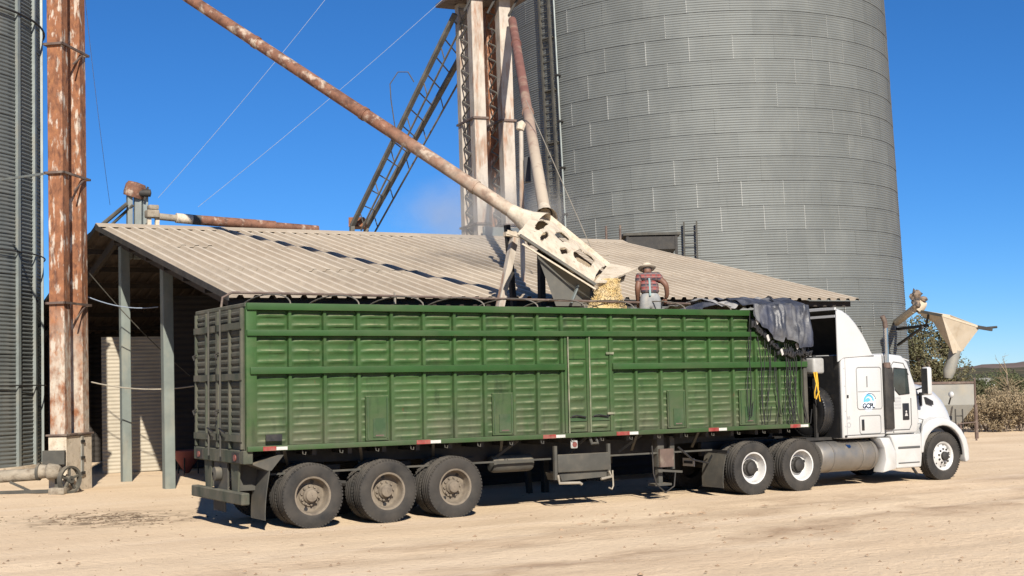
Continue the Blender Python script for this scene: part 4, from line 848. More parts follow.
for i in range(len(edges)-1):
    a, b_ = edges[i] + (RW/2 if i else 0), edges[i+1]-RW/2
    for r_ in range(3):
        if r_ > 0 and i in (10, 11): continue                 # the side door
        inst('side_panel', R.choice(PM[r_]), tl, V((a, .058+R.uniform(-.003,.003), PZ[r_]))-TO, (0, 0, R.uniform(-.004,.004)), ((b_-a)/.50, 1, 1))
        inst('side_panel', PM[r_][0], tl, V((b_, WT-.058, PZ[r_]))-TO, (0, 0, math.pi), ((b_-a)/.50, 1, 1))
for x in RIBS:
    for r_, (z0, z1) in enumerate(((3.07, 3.37), (2.50, 2.973), (1.30, 2.388))):
        if r_ > 0 and x == 6.21: continue
        for s, yo in ((0, .003), (1, WT-.075)):
            rb_ = MB().prism([(x-RW/2, yo+.07 if not s else yo), (x+RW/2, yo+.07 if not s else yo), (x+RW*.32, yo if not s else yo+.07), (x-RW*.32, yo if not s else yo+.07)], z0+.002, z1-.002, 'z')
            rb_.build('rib', mt['green'], tl, smooth=0)
for z0, z1 in RZ:
    for y0, y1, s in ((-.055, .075, 0), (WT-.075, WT+.055, 1)):
        segs = [(.05, 5.745), (6.745, LT)] if (2.3 < z0 < 2.45 and not s) else [(.0, LT)]
        for a, b_ in segs: MB().box(a, b_, y0, y1, z0, z1).build('side_rail', mt['greenrail'], tl, bevel=.008, seg=2)
for y0, y1 in ((-.012, .08), (WT-.08, WT+.012)):
    MB().box(-.005, .165, y0-.004, y1, ZB-.02, ZT-.004).build('corner_post', mt['green'], tl, bevel=.012); MB().box(LT-.07, LT+.02, y0-.004, y1, ZB-.02, ZT-.2).build('corner_post', mt['greysteel'], tl, bevel=.012)
# box shell
MB().box(.05, LT-.02, .078, .092, 1.28, ZT-.02).build('inner_wall', mt['greendark'], tl); MB().box(.05, LT-.02, WT-.092, WT-.078, 1.28, ZT-.02).build('inner_wall', mt['greendark'], tl)
MB().box(LT-.06, LT-.01, .095, WT-.095, 1.28, ZT-.02).build('front_wall', mt['greysteel'], tl); MB().box(.06, LT-.07, .095, WT-.095, 1.22, 1.276).build('floor', mt['darksteel'], tl)
# side door with two leaves, lock rods, handles
for x0, x1 in ((5.80, 6.215), (6.26, 6.70)):
    dl = MB().box(x0, x1, .02, .05, 1.31, 2.96).build('side_door', mt['green'], tl, bevel=.006, seg=1)
    w_ = x1-x0-.06
    for z0, n_, h_ in ((1.60, 5, .98), (2.66, 1, .20), (1.33, 1, .14)):
        pm = side_panel(w_, h_, n_); o = inst('door_panel', pm, dl, V((x0+.03, .019, z0))-TO)
    MB().box(x0+.02, x1-.02, -.002, .018, 2.585, 2.635).build('door_bar', mt['green'], dl); MB().box(x0+.02, x1-.02, -.002, .018, 1.50, 1.555).build('door_bar', mt['greendark'], dl)
    MB().tube([(x0+.07, -.022, 1.585), (x0+.16, -.04, 1.60), (x1-.06, -.035, 1.565)], .013, 6).build('handle', mt['black'], dl); MB().box(x0+.05, x1-.05, -.012, .0, 1.562, 1.58).build('latch_plate', mt['darksteel'], dl)
for x in (5.775, 6.237, 6.725): MB().box(x-.028, x+.028, -.012, .05, 1.30, 2.97).build('door_post', mt['green'], tl, bevel=.008, seg=1)
for x in (5.815, 6.262): MB().tube([(x, -.026, 1.26), (x, -.026, 3.0)], .012, 8).build('lock_rod', mt['rodtan'], tl)
for z in (2.66, 1.60): MB().box(6.62, 6.78, -.03, -.013, z, z+.04).build('hinge', mt['rodtan'], tl)
# discharge hatches
for x0, z1 in ((1.975, 2.02), (4.30, 2.02), (7.97, 2.0), (9.66, 1.98)):
    h_ = MB().box(x0, x0+.40, -.001, .04, 1.31, z1).build('hatch', mt['green'], tl, bevel=.006, seg=1)
    MB().box(x0+.12, x0+.34, -.014, -.002, 1.36, 1.66).build('slide', mt['greendark'], h_); MB().box(x0+.16, x0+.30, -.022, -.015, 1.38, 1.40).build('slide_lip', mt['rail'], h_)
    for s in (.02, .36): MB().box(x0+s, x0+s+.02, -.012, -.002, 1.34, z1-.03).build('guide', mt['greendark'], h_)
# reflective strips, ties, clamps
for a, b_, c_ in ((.24, .45, .63), (2.84, 3.09, 3.28), (5.25, 5.51, 5.70), (6.78, 7.06, 7.25), (8.85, 9.09, 9.28), (10.85, 11.11, 11.31)):
    MB().box(a, b_, -.060, -.0555, ZB-.025, 1.290).build('red_reflector', mt['redtape'], tl); MB().box(b_+.002, c_, -.060, -.0555, ZB-.02, 1.280).build('white_reflector', mt['whitetape'], tl)
for x in [.9+.62*k for k in range(17)]: MB().tube([(x, .01, ZB-.03), (x, -.01, ZB-.10), (x+.04, -.02, ZB-.11), (x+.05, -.005, ZB-.07)], .008, 6).build('tie_hook', mt['greysteel'], tl)
MB().obox((.42, -.035, 1.42), V((.13,0,0)), V((0,.012,0)), V((0,0,.05))).build('winch', mt['black'], tl); 
# rails, hoops
ry = WT/2; zt2 = ZT+.245
MB().tube([(.02, ry, ZT-.0), (.04, ry, ZT+.16), (.20, ry, zt2), (2, ry, zt2+.0), (5, ry, zt2-.02), (9.4, ry, zt2-.05), (10.2, ry, zt2-.05)], .021, 8).build('ridge_rail', mt['rail'], tl)
for x in (.73, 1.89, 3.04, 4.19, 5.25, 6.23, 7.29, 8.45, 9.54):
    pts = [(x, WT/2-(WT/2-.02)*math.cos(math.pi*k/14), ZT-.01+.225*math.sin(math.pi*k/14)) for k in range(15)]; MB().tube(pts, .0115, 6).build('tarp_hoop', mt['hoopdull'], tl)
MB().bar((3.1, ry, ZT+.1), (3.1, ry, zt2+.06), .03).build('stub_post', mt['hoop'], tl)
# rear doors
for yc0, yc1 in ((.085, WT/2-.006), (WT/2+.006, WT-.085)):
    dr_ = MB().box(-.01, .04, yc0, yc1, 1.24, ZT-.06).build('rear_door', mt['door'], tl)
    wd = yc1-yc0
    for k in range(2):
        y0 = yc0+.05+k*wd/2; w_ = wd/2-.09
        for z0, z1, n_ in ((3.20, 3.38, 2), (2.42, 3.10, 6), (1.40, 2.30, 8)):
            pm = MB(); pit = (z1-z0)/n_; pts = []; 
            for j in range(n_): pts += [(z0+j*pit, 0), (z0+j*pit+.3*pit, .022), (z0+j*pit+.65*pit, .022), (z0+j*pit+.9*pit, 0)]
            pts.append((z1, 0)); pm.poly([(-.011-d, y, z) for z, d in pts for y in (y0, y0+w_)], [(2*j, 2*j+1, 2*j+3, 2*j+2) for j in range(len(pts)-1)]); pm.build('door_panel', mt['doorpanel'], dr_, smooth=0)
    for y in (yc0+.02, yc0+wd/2, yc1-.02): MB().box(-.062, -.012, y-.03, y+.03, 1.25, ZT-.07).build('door_stile', mt['door'], dr_, bevel=.008, seg=1)
    for z in (3.14, 2.36, 1.42): MB().box(-.078, -.0635, yc0-.05, yc1+.005, z-.05, z+.05).build('hinge_bar', mt['door'], dr_)
    yl = yc0+wd*.75 if yc0 < 1 else yc0+wd*.25
    MB().tube([(-.10, yl, 1.12), (-.10, yl, ZT-.05)], .017, 8).build('lock_rod', mt['greysteel'], dr_); MB().tube([(-.10, yl, 1.55), (-.14, yl-.05, 1.56), (-.13, yl-.3, 1.5)], .014, 6).build('handle', mt['black'], dr_)
    for z in (2.75, 1.85): MB().tube([(-.065, yc1-.1, z), (-.13, yc1-.12, z-.03), (-.12, yc1-.18, z-.1)], .014, 6).build('catch', mt['darksteel'], dr_)
MB().box(-.02, .06, -.0, WT, ZT-.06, ZT+.003).build('rear_header', mt['door'], tl, bevel=.01, seg=1)
MB().box(-.05, .10, .0, WT, 1.03, 1.235).build('rear_sill', mt['door'], tl, bevel=.01, seg=1)
for y in (.16, WT-.5): 
    MB().box(-.066, -.052, y, y+.34, 1.05, 1.20).build('lamp_plate', mt['darksteel'], tl); MB().lathe([(.001,-.02),(.05,-.02),(.05,0)], (-.067, y+.17, 1.12), (1,0,0), 14).build('tail_lamp', mt['lamp'], tl)
for y in (.52, WT-.62):
    MB().prism([(y-.16, 1.03), (y+.22, 1.03), (y+.16, .58), (y-.10, .58)], .0, .03, 'x').build('bumper_bracket', mt['door'], tl); MB().box(.03, .35, y-.02, y+.02, .60, 1.03).build('gusset', mt['greysteel'], tl)
MB().box(-.09, .04, -.02, WT+.02, .42, .60).build('rear_bumper', mt['door'], tl, bevel=.015, seg=1)
MB().lathe([(.03,-.10),(.11,-.08),(.11,.02),(.05,.06)], (-.03, 1.22, .84), (1,0,0), 14).build('tow_eye', mt['greysteel'], tl)
MB().box(.0, .03, .9, 1.55, .60, 1.03).build('tow_plate', mt['greysteel'], tl)
# mud flaps
def flap(y0, y1, x, zt_, zb2, mat, bow=.10, xt=0):
    g_ = MB(); g_.grid(lambda u, v: (x - bow*math.sin(v*1.7)*.8 + xt*(1-v), y0+(y1-y0)*u, zt_+(zb2-zt_)*v), 3, 7); return g_.build('mud_flap', mat, tl, thick=.012, smooth=60)
flap(.0, .62, .36, .93, .17, mt['greysteel']); flap(WT-.62, WT, .36, .93, .17, mt['greysteel'])
MB().prism([(.10, 1.02), (.52, 1.15), (.60, 1.15), (.40, .92), (.34, .92)], .02, .60).build('flap_bracket', mt['greysteel'], tl)
# running gear
for y in (.75, 1.60):
    MB().prism([(.05, 1.0), (.05, 1.22), (11.1, 1.22), (11.1, 1.02), (8.7, .98), (8.2, .86), (4.4, .84), (3.9, .93)], y, y+.10).build('chassis_beam', mt['darksteel'], tl)
for k in range(18): x = .5+k*.6; MB().box(x, x+.07, .10, WT-.10, 1.12, 1.215).build('cross_member', mt['darksteel'], tl)
for x in (1.07, 2.355, 3.575): axle_set(tl, x, 'tan')
for x in (.45, 1.70, 2.97, 4.2):
    for y in (.72, 1.63): MB().prism([(x-.14, .92), (x+.14, .92), (x+.07, .52), (x-.07, .52)], y, y+.1).build('spring_hanger', mt['darksteel'], tl)
for x in (1.07, 2.355, 3.575):
    for y in (.76, 1.67): MB().tube([(x-.55, y+.0, .62), (x, y, .56), (x+.55, y, .62)], .05, 6).build('leaf_spring', mt['darksteel'], tl)
MB().bar((.4, .3, .845), (9.2, .3, .86), .02, .03).build('air_line', mt['greysteel'], tl)
# tool cradle
q = MB().box(5.64, 6.74, .10, .14, .62, .93).build('spare_carrier', mt['greysteel'], tl, bevel=.015)
MB().prism([(5.70, .60), (6.70, .64), (6.70, .50), (5.75, .47)], .16, .62).build('carrier_tray', mt['greysteel'], tl)
for x in (5.60, 6.72): MB().bar((x, .13, 1.08), (x, .13, .50), .055).build('carrier_arm', mt['greysteel'], tl)
MB().tube([(5.63, .10, .58), (5.65, .08, .44), (6.05, .06, .43), (6.1, .06, .40)], .025, 8).build('crank', mt['hoop'], tl); MB().tube([(6.70, .10, .60), (6.74, .08, .50), (6.52, .08, .47)], .025, 8).build('crank', mt['hoop'], tl)
MB().box(5.85, 5.99, -.01, .03, 1.03, 1.17).build('lamp_box', mt['canister'], tl, bevel=.02); MB().lathe([(.001,-.012),(.045,-.01),(.048,0)], (5.92, -.01, 1.10), (0,1,0), 16).build('side_lamp', mt['lamp'], tl)
for a, b_ in (((6.3, .2, 1.2), (6.1, .5, .9)), ((7.5, .2, 1.2), (7.2, .5, .9)), ((4.9, .2, 1.2), (4.6, .5, .9))): MB().bar(a, b_, .04).build('strut', mt['greysteel'], tl)
MB().tube([(6.27, .05, 1.22), (6.29, -.0, 1.1), (6.42, .02, 1.1), (6.40, .05, 1.2)], .03, 8).build('door_latch', mt['greysteel'], tl)
MB().tube([(6.85, .2, .6), (6.86, .2, .33), (6.83, .2, .27), (6.76, .2, .30)], .015, 6).build('hook', mt['hoop'], tl)
MB().lathe([(.001,-.42),(.13,-.40),(.15,-.34),(.15,.34),(.13,.40),(.001,.42)], (4.95, .55, .80), (1,0,0), 20).build('air_tank', mt['greysteel'], tl, smooth=50)
for x in (1.35, 2.62, 3.85): MB().lathe([(.02,-.1),(.09,-.09),(.10,.0),(.09,.09),(.02,.1)], (x, .62, .66), (1,0,.2), 14).build('brake_chamber', mt['darksteel'], tl)
for x in (.62, 1.9, 3.2, 4.5, 7.3, 8.7): MB().bar((x, .06, 1.22), (x+.28, .62, .92), .045, .03).build('outrigger', mt['greysteel'], tl)
MB().tube([(8.4, .3, .95), (8.7, .25, .7), (9.1, .3, .62), (9.4, .5, .8)], .02, 6).build('air_hose', mt['black'], tl)
# landing gear
for y, m_ in ((.28, 0), (1.95, 1)):
    MB().box(7.92, 8.07, y, y+.16, .60, 1.22).build('landing_leg', mt['greysteel'], tl, bevel=.01); MB().box(7.95, 8.04, y+.03, y+.13, .30, .60).build('inner_leg', mt['greysteel'], tl); MB().box(7.83, 8.20, y-.03, y+.2, .26, .30).build('foot_plate', mt['greysteel'], tl)
MB().box(7.93, 8.24, .22, .27, .60, .93).build('gear_box', mt['rail'], tl); MB().box(8.22, 8.32, .3, .42, .55, 1.15).build('leg_brace', mt['greysteel'], tl); MB().tube([(7.72, .18, 1.0), (7.74, .18, .5), (7.80, .18, .30), (8.0, .18, .14), (8.2, .18, .25), (8.25, .2, .5)], .014, 6).build('hanging_cable', mt['darksteel'], tl)
MB().bar((7.85, .2, .55), (8.4, .2, .50), .04).build('gear_shaft', mt['greysteel'], tl)

# ================================================================== TARP BUNDLE AND CORDS
tp_ = thing('tarp', (10.5, 1.2, ZT), 'dark blue-grey tarp bunched over the front corner of the green trailer', 'tarp')
def drape(u, v):
    x = 9.88 + 1.49*u; lim = (.25+.50*min(1, u*2.2)) if u < .5 else .75+.10*math.sin(u*9)
    s = v*(1.35+lim)                                   # from the centre line outwards and down
    fold = .045*math.sin(u*26+1.5*math.sin(v*4)) + .03*math.sin(u*61+v*5) + .09*noise.noise((u*7, v*5, 2)) + .05*noise.noise((u*19, v*12, 6))
    if s < 1.35: y = 1.30 - s; z = ZT + .09 + .20*math.sin(math.pi*min(1, s/2.3)+.5)*.9 + .10*noise.noise((u*5, v*6, 0)) - .12*(s/1.35)**3
    else: y = -.17 - .04*math.sin((s-1.35)*3) + fold*.7; z = ZT + .12 - (s-1.35) + .02*math.sin(u*30)
    return (x + .05*noise.noise((u*4, v*6, 9))*v, y, z)
MB().grid(drape, 56, 40).build('near_drape', mt['tarp'], tp_, smooth=70, thick=.008)
def drape2(u, v):
    x = 9.5 + 1.85*u; s = v*2.2; y = .25+s; z = ZT + .04 + (.20+.12*noise.noise((u*6, v*3, 4)))*math.sin(math.pi*min(1, v*.9+.08)) + .06*noise.noise((u*14, v*9, 1)) + .03*math.sin(u*30+v*6)
    return (x, y, z*1)
MB().grid(drape2, 60, 26).build('crumpled_top', mt['tarptop'], tp_, smooth=70, thick=.008)
MB().grid(lambda u, v: (9.1+.85*u, .35+.9*v, ZT+.03+.16*math.sin(math.pi*u)**.6*math.sin(math.pi*(.2+.7*v))+.03*noise.noise((u*9, v*9, 3))), 20, 12).build('rolled_edge', mt['tarp'], tp_, smooth=70, thick=.008)
a = hy(768, 296, .5); MB().poly([a, hy(764, 299, .5), hy(780, 312, .2), hy(784, 311, .2), hy(771, 297, .5)], [(0,1,2,3,4)]).build('standing_flap', mt['black'], tp_, thick=.012, smooth=0)
MB().tube([hy(770, 298, .3), hy(782, 311, -.02), hy(783, 325, -.12), hy(781, 338, -.14)], .014, 6).build('edge_seam', mt['black'], tp_)
MB().grid(lambda u, v: (LT+.05+.03*math.sin(v*20), -.05+2.4*v, ZT+.10-.95*u+.02*math.sin(v*31)), 8, 30).build('front_drape', mt['tarp'], tp_, thick=.008, smooth=70)
R = random.Random(14)
for px, py in ((757, 321), (768, 338), (782, 352), (797, 346)): q = hy(px, py, -.135); MB().obox(q, V((.022,0,.015)), V((0,.006,0)), V((-.02,0,.055))).build('eyelet_tab', mt['whitetape'], tp_)
hemz = ZT-.70
hm = MB()
for k in range(26):
    u = k/25; q = V((9.95+1.42*u, -.10, (ZT-.20-.60*min(1,u*2.2)) + R.uniform(-.05,.05))); hm.obox(q, V((.045,0,R.uniform(-.04,.04))), V((0,.03,0)), V((R.uniform(-.03,.03),0,R.uniform(.03,.09))))
hm.build('dark_hem', mt['black'], tp_, bevel=.01)
ck = 0
for k in range(17):
    x = R.uniform(9.85, 11.2); zt_ = R.uniform(2.75, 3.42) if x > 10.2 else R.uniform(3.2, 3.45); zb2 = R.choice([1.32, 1.4, 1.5, 1.75]); P = []
    dx = R.uniform(-.15, .15); ph = R.uniform(0, 6)
    for j in range(15):
        t_ = j/14; P.append((x+dx*t_+.05*math.sin(t_*7+ph)*t_, -.055-.012*math.sin(t_*9+ph), zt_+(zb2-zt_)*t_))
    if k % 3 == 0: P += [(P[-1][0]+.07, -.055, zb2-.03), (P[-1][0]+.12, -.055, zb2+.25)]
    MB().tube(P, .009, 5).build('cord', mt['cord'], tp_)

# ================================================================== TRUCK TRACTOR
tk = thing('semi_truck', (13.4, 1.25, 0), 'white long-nosed semi truck with sleeper cab coupled to the green trailer', 'truck'); W = mt['white']
MB().box(9.35, 15.7, .80, .90, .72, .98).build('chassis_rail', mt['black'], tk); MB().box(9.35, 15.7, 1.60, 1.70, .72, .98).build('chassis_rail', mt['black'], tk)
MB().prism([(10.15, 1.03), (11.0, 1.03), (11.05, 1.12), (10.1, 1.12)], .75, 1.75).build('fifth_wheel', mt['darksteel'], tk)
for x in (9.97, 11.17): axle_set(tk, x, 'white')
MB().box(10.4, 10.75, .75, 1.75, .45, .8).build('suspension', mt['darksteel'], tk)
wheel(tk, 15.15, .175, 'front', rot=.2); wheel(tk, 15.15, 2.325, 'front', True); MB().tube([(15.13, .3, .45), (15.13, 2.2, .45)], .06, 8).build('axle', mt['darksteel'], tk)
fm = MB(); fm.grid(lambda u, v: (9.32 - .10*math.sin(v*2), .03+.62*u, .80-.64*v), 3, 6); fm.build('mud_flap', mt['greysteel'], tk, thick=.012); MB().bar((9.33, -.02, .83), (9.35, .9, .83), .05).build('flap_bar', mt['black'], tk)
MB().box(9.28, 9.30, .95, 1.3, .52, .67).build('number_plate', mt['whitetape'], tk); MB().box(9.272, 9.279, .99, 1.26, .57, .62).build('plate_marks', mt['ink'], tk)
# sleeper
MB().prism([(12.34, .95), (13.50, .95), (13.50, 2.63), (12.34, 2.63)], .05, 2.45).build('sleeper', W, tk, bevel=.045, seg=3)
MB().box(12.30, 12.337, .09, 2.41, .97, 2.61).build('rear_panel', mt['black'], tk)
def rrect(x0, x1, z0, z1, r, y):
    P = []
    for cx, cz, a0 in ((x1-r, z1-r, 0), (x0+r, z1-r, 90), (x0+r, z0+r, 180), (x1-r, z0+r, 270)):
        for k in range(5): a = math.radians(a0+22.5*k); P.append((cx+r*math.cos(a), y, cz+r*math.sin(a)))
    return P + [P[0]]
def door_ring(px0, py0, px1, py1, r, name, parent=tk):
    a, b_ = hy(px0, py1, .05), hy(px1, py0, .05); MB().tube(rrect(a.x, b_.x, a.z, b_.z, r, .047), .009, 6, False).build(name, mt['seal'], parent); return a, b_
door_ring(857.5, 367, 880.5, 409.5, .06, 'locker_seal'); MB().box(hy(858, 391, .05).x, hy(880, 391, .05).x, .044, .049, hy(868, 391.5, .05).z-.006, hy(868, 391.5, .05).z+.006).build('locker_split', mt['seal'], tk)
a = hy(866.5, 376, .05); MB().box(a.x-.012, a.x+.012, .040, .049, a.z-.22, a.z).build('locker_catch', mt['seal'], tk); door_ring(860, 415, 880.5, 434, .05, 'locker_seal')
a = hy(863, 425, .05); MB().obox((a.x, .044, a.z), V((.035,0,0)), V((0,.006,0)), V((0,0,.11))).build('locker_handle', mt['black'], tk, bevel=.02)
a = hy(847.5, 396.5, .05); MB().obox((a.x, .044, a.z), V((.02,0,0)), V((0,.006,0)), V((0,0,.03))).build('side_marker', mt['black'], tk); a = hy(846, 436.5, .05); MB().obox((a.x, .044, a.z), V((.03,0,0)), V((0,.006,0)), V((0,0,.02))).build('side_marker', mt['black'], tk)
# emblem decals
a = hy(868.3, 401.5, .05)
def arc_mesh(cx, cz, r0, r1, a0, a1, y, mat, name, n=20):
    m = MB(); m.grid(lambda u, v: (cx+(r0+(r1-r0)*v)*math.cos(math.radians(a0+(a1-a0)*u)), y, cz+(r0+(r1-r0)*v)*math.sin(math.radians(a0+(a1-a0)*u))), n, 1); return m.build(name, mat, tk, smooth=0)
arc_mesh(a.x, a.z, .0, .195, 0, 360, .0475, mt['empale'], 'emblem_disc', 28); arc_mesh(a.x+.01, a.z+.0, .10, .15, 5, 185, .0462, mt['emblue'], 'emblem_arc'); arc_mesh(a.x-.01, a.z-.01, .0, .085, 20, 175, .0455, mt['emblue'], 'emblem_wave'); arc_mesh(a.x+.04, a.z-.01, .165, .18, 20, 120, .0458, mt['ink'], 'emblem_arc')
def letters(txt, size, p, mat, sx=1):
    me = text_mesh(txt, size, mat); o = inst('lettering', me, tk, V((p[0], p[1], p[2]))-origin(tk), (math.pi/2, 0, 0), (sx, 1, 1)); return o
letters('GCPL', .135, (a.x+.0, .0435, a.z-.09), mt['ink'], 1.0)
b_ = hy(849, 425, .05); arc_mesh(b_.x, b_.z, .035, .055, 0, 360, .0470, mt['greyink'], 'small_emblem'); letters('LR', .07, (b_.x, .0462, b_.z+.14), mt['greyink'])
# roof fairing: open-backed shell
FP = [(12.27, 3.58), (12.42, 3.545), (12.60, 3.45), (12.78, 3.29), (12.94, 3.10), (13.07, 2.90), (13.16, 2.74), (13.22, 2.60)]
fg = MB(); ys = [.04, .045, .07, .14, .26, .5, 1.25, 2.0, 2.24, 2.36, 2.43, 2.455, 2.46]; drop = [.11, .065, .035, .014, .004, 0, 0, 0, .004, .014, .035, .065, .11]
def fair(i, j):
    x, z = FP[i]; zz = max(2.60, z-drop[j]); return V((x - (.06 if drop[j] > .1 and i > 2 else 0), ys[j], zz))
ni, nj = len(FP), len(ys); fg.poly([fair(i, j) for j in range(nj) for i in range(ni)], [(j*ni+i, j*ni+i+1, (j+1)*ni+i+1, (j+1)*ni+i) for j in range(nj-1) for i in range(ni-1)])
fg.build('roof_fairing', W, tk, smooth=50, thick=.03)
for y0, y1 in ((.030, .062), (2.438, 2.47)): MB().prism([(12.24, 2.48), (12.40, 2.56), (13.16, 2.60)] + [(x-.02, z-.085) for i, (x, z) in reversed(list(enumerate(FP))) if z-.085 > 2.62] + [(12.24, 3.49)], y0, y1).build('fairing_side', W, tk, bevel=.008, seg=1)
fi = MB(); fi.poly([fair(i, j)+V((-.03 if i else .01, 0, -.05)) for j in range(2, nj-2) for i in range(ni)], [(j*ni+i, j*ni+i+1, (j+1)*ni+i+1, (j+1)*ni+i) for j in range(nj-5) for i in range(ni-1)]); fi.build('fairing_lining', mt['greysteel'], tk, smooth=50)
MB().box(12.36, 13.12, .09, 2.41, 2.632, 2.645).build('fairing_floor', mt['black'], tk); MB().box(12.24, 12.29, .08, 2.42, 3.52, 3.57).build('fairing_crossbar', W, tk); MB().box(12.24, 12.29, .08, 2.42, 3.37, 3.42).build('fairing_crossbar', W, tk)
# cab
MB().prism([(13.53, 1.0), (14.42, 1.0), (14.50, 1.25), (14.46, 1.92), (14.22, 2.46), (14.06, 2.60), (13.53, 2.65)], .06, 2.44).build('cab', W, tk, bevel=.05, seg=3)
sw = [hy(x, y, .055) for x, y in ((893.5, 368), (906.5, 369), (909, 393.5), (899, 394.5), (892.5, 387))]
MB().prism([(p_.x, p_.z) for p_ in sw], .050, .0588).build('side_window', mt['glass'], tk); MB().prism([(p_.x, p_.z) for p_ in sw], 2.4412, 2.45).build('side_window', mt['glass'], tk)
MB().tube([(p_.x, .050, p_.z) for p_ in sw]+[(sw[0].x, .050, sw[0].z)], .012, 6, False).build('window_seal', mt['black'], tk)
MB().poly([(14.475, .22, 1.95), (14.475, 2.28, 1.95), (14.262, 2.22, 2.40), (14.262, .28, 2.40)], [(0,1,2,3)]).build('windscreen', mt['glass'], tk, thick=.012)
MB().poly([(13.95, .10, 2.60), (14.30, .10, 2.50), (14.30, 2.40, 2.50), (13.95, 2.40, 2.60)], [(0,1,2,3)]).build('sun_visor', W, tk, thick=.02)
MB().tube([(13.70, .055, 1.08), (13.70, .055, 1.5)], .008, 5).build('door_seam', mt['seam_and_shade'], tk)
a, b_ = hy(894, 430, .055), hy(910.5, 398, .055); MB().tube([(a.x, .056, a.z), (b_.x-.06, .056, a.z), (b_.x, .056, a.z+.1), (b_.x+.01, .056, b_.z)], .009, 6).build('door_seam', mt['seam_and_shade'], tk)
a = hy(905.8, 411.5, .055); MB().obox((a.x, .050, a.z), V((.09,0,0)), V((0,.008,0)), V((0,0,.17))).build('door_badge', mt['black'], tk, bevel=.03); MB().lathe([(.001,0),(.022,0)], (a.x, .0405, a.z), (0,1,0), 12).build('badge_mark', mt['whitetape'], tk); MB().poly([(a.x-.045, .0405, a.z-.09), (a.x+.045, .0405, a.z-.09), (a.x+.02, .0405, a.z-.03), (a.x-.02, .0405, a.z-.03)], [(0,1,2,3)]).build('badge_mark', mt['whitetape'], tk)
for k in range(4): q = hy(898, 398+k*3.2, .055); MB().box(q.x-.09, q.x+.09, .0555, .0585, q.z-.022, q.z+.022).build('lettering_line', mt['greyink'], tk)
MB().box(12.42, 13.24, .040, .052, 2.588, 2.606).build('fairing_gap', mt['seam_and_shade'], tk); MB().box(13.503, 13.527, .085, 2.41, .98, 2.60).build('cab_gap', mt['black'], tk)
MB().tube([(13.735, .056, 1.03), (13.735, .056, 2.40), (13.80, .056, 2.47), (14.08, .056, 2.44), (14.22, .056, 2.20)], .008, 6).build('door_seam', mt['seam_and_shade'], tk)
MB().tube([(12.40, .046, 1.02), (13.46, .046, 1.02)], .007, 5).build('skirt_seam', mt['seam_and_shade'], tk); MB().tube([(12.44, .046, 1.0), (12.44, .046, 2.58)], .006, 5).build('corner_seam', mt['greyink'], tk)
for z in (1.2, 1.5, 2.0, 2.35): MB().obox((12.405, .046, z), V((.008,0,0)), V((0,.004,0)), V((0,0,.008))).build('rivet', mt['greyink'], tk)
MB().tube([(13.755, .05, 1.65), (13.75, .02, 1.66), (13.75, .02, 1.95), (13.755, .05, 1.96)], .012, 6).build('grab_handle', mt['chrome'], tk)
MB().lathe([(.001,-.03),(.06,-.028),(.062,0)], (12.5, .12, .80), (0,1,-.7), 16).build('fuel_cap', mt['chrome'], tk)
# exhaust stack
st_ = MB().tube([(13.575, .02, 2.38), (13.575, .02, 3.20), (13.56, .02, 3.30), (13.50, .02, 3.40)], .048, 14); st_.build('exhaust_stack', mt['chrome'], tk, smooth=60); MB().tube([(13.578, .018, 3.16), (13.56, .018, 3.30), (13.498, .018, 3.405)], .0505, 14).build('stack_tip', mt['rail'], tk, smooth=60)
MB().box(13.46, 13.70, -.03, .045, 1.10, 2.36).build('stack_shield', mt['darksteel'], tk, bevel=.03); MB().lathe([(.06,-.06),(.075,-.05),(.075,.05),(.06,.06)], (13.575, .02, 2.40), (0,0,1), 14).build('stack_clamp', mt['rail'], tk)
# bonnet
sec = [(14.36, 1.06, 2.04, .95), (14.60, 1.05, 2.04, .95), (14.95, 1.01, 2.04, .90), (15.25, .98, 1.99, .85), (15.45, .96, 1.91, .75), (15.60, .945, 1.80, .65), (15.72, .93, 1.64, .60), (15.80, .915, 1.42, .58), (15.84, .90, 1.15, .56), (15.86, .88, .80, .55)]
hg = MB(); nj = 22
for x, w_, zt_, zb2 in sec:
    for j in range(nj+1):
        t_ = math.pi*j/nj; cx, sx_ = math.cos(t_), math.sin(t_); yy = math.copysign(abs(cx)**.45, cx); zz = abs(sx_)**.45
        hg.v.append(V((x, 1.25-w_*yy, zb2+(zt_-zb2)*zz)))
for i in range(len(sec)-1):
    for j in range(nj): hg.f.append((i*(nj+1)+j, i*(nj+1)+j+1, (i+1)*(nj+1)+j+1, (i+1)*(nj+1)+j))
hg.f.append(tuple((len(sec)-1)*(nj+1)+j for j in range(nj+1))); hg.build('bonnet', W, tk, smooth=40)
def fender(y0, y1):
    out = [(14.50, .98), (14.56, 1.14), (14.72, 1.25), (15.0, 1.31), (15.25, 1.28), (15.5, 1.17), (15.68, 1.03), (15.82, .84), (15.88, .64), (15.89, .38), (15.78, .34), (15.75, .45)]
    arch = [(15.13+.61*math.cos(math.radians(a)), .52+.61*math.sin(math.radians(a))) for a in range(6, 175, 12)]; return MB().prism(out+arch+[(14.47, .60)], y0, y1).build('fender', W, tk, bevel=.07, seg=3, smooth=50)
fender(.0, .52); fender(1.98, 2.50)
MB().prism([(14.55, .62)]+[(15.13+.605*math.cos(math.radians(a)), .52+.605*math.sin(math.radians(a))) for a in range(176, 4, -12)]+[(15.72, .62), (15.6, 1.05), (14.62, 1.12)], .30, .53).build('wheel_arch', mt['black'], tk)
for ya, yb in ((.05, .54), (1.96, 2.45)): MB().grid(lambda u, v, ya=ya, yb=yb: (15.13+.596*math.cos(math.radians(-2+184*u)), ya+(yb-ya)*v, .52+.596*math.sin(math.radians(-2+184*u))), 28, 1).build('arch_liner', mt['black'], tk, thick=.008)
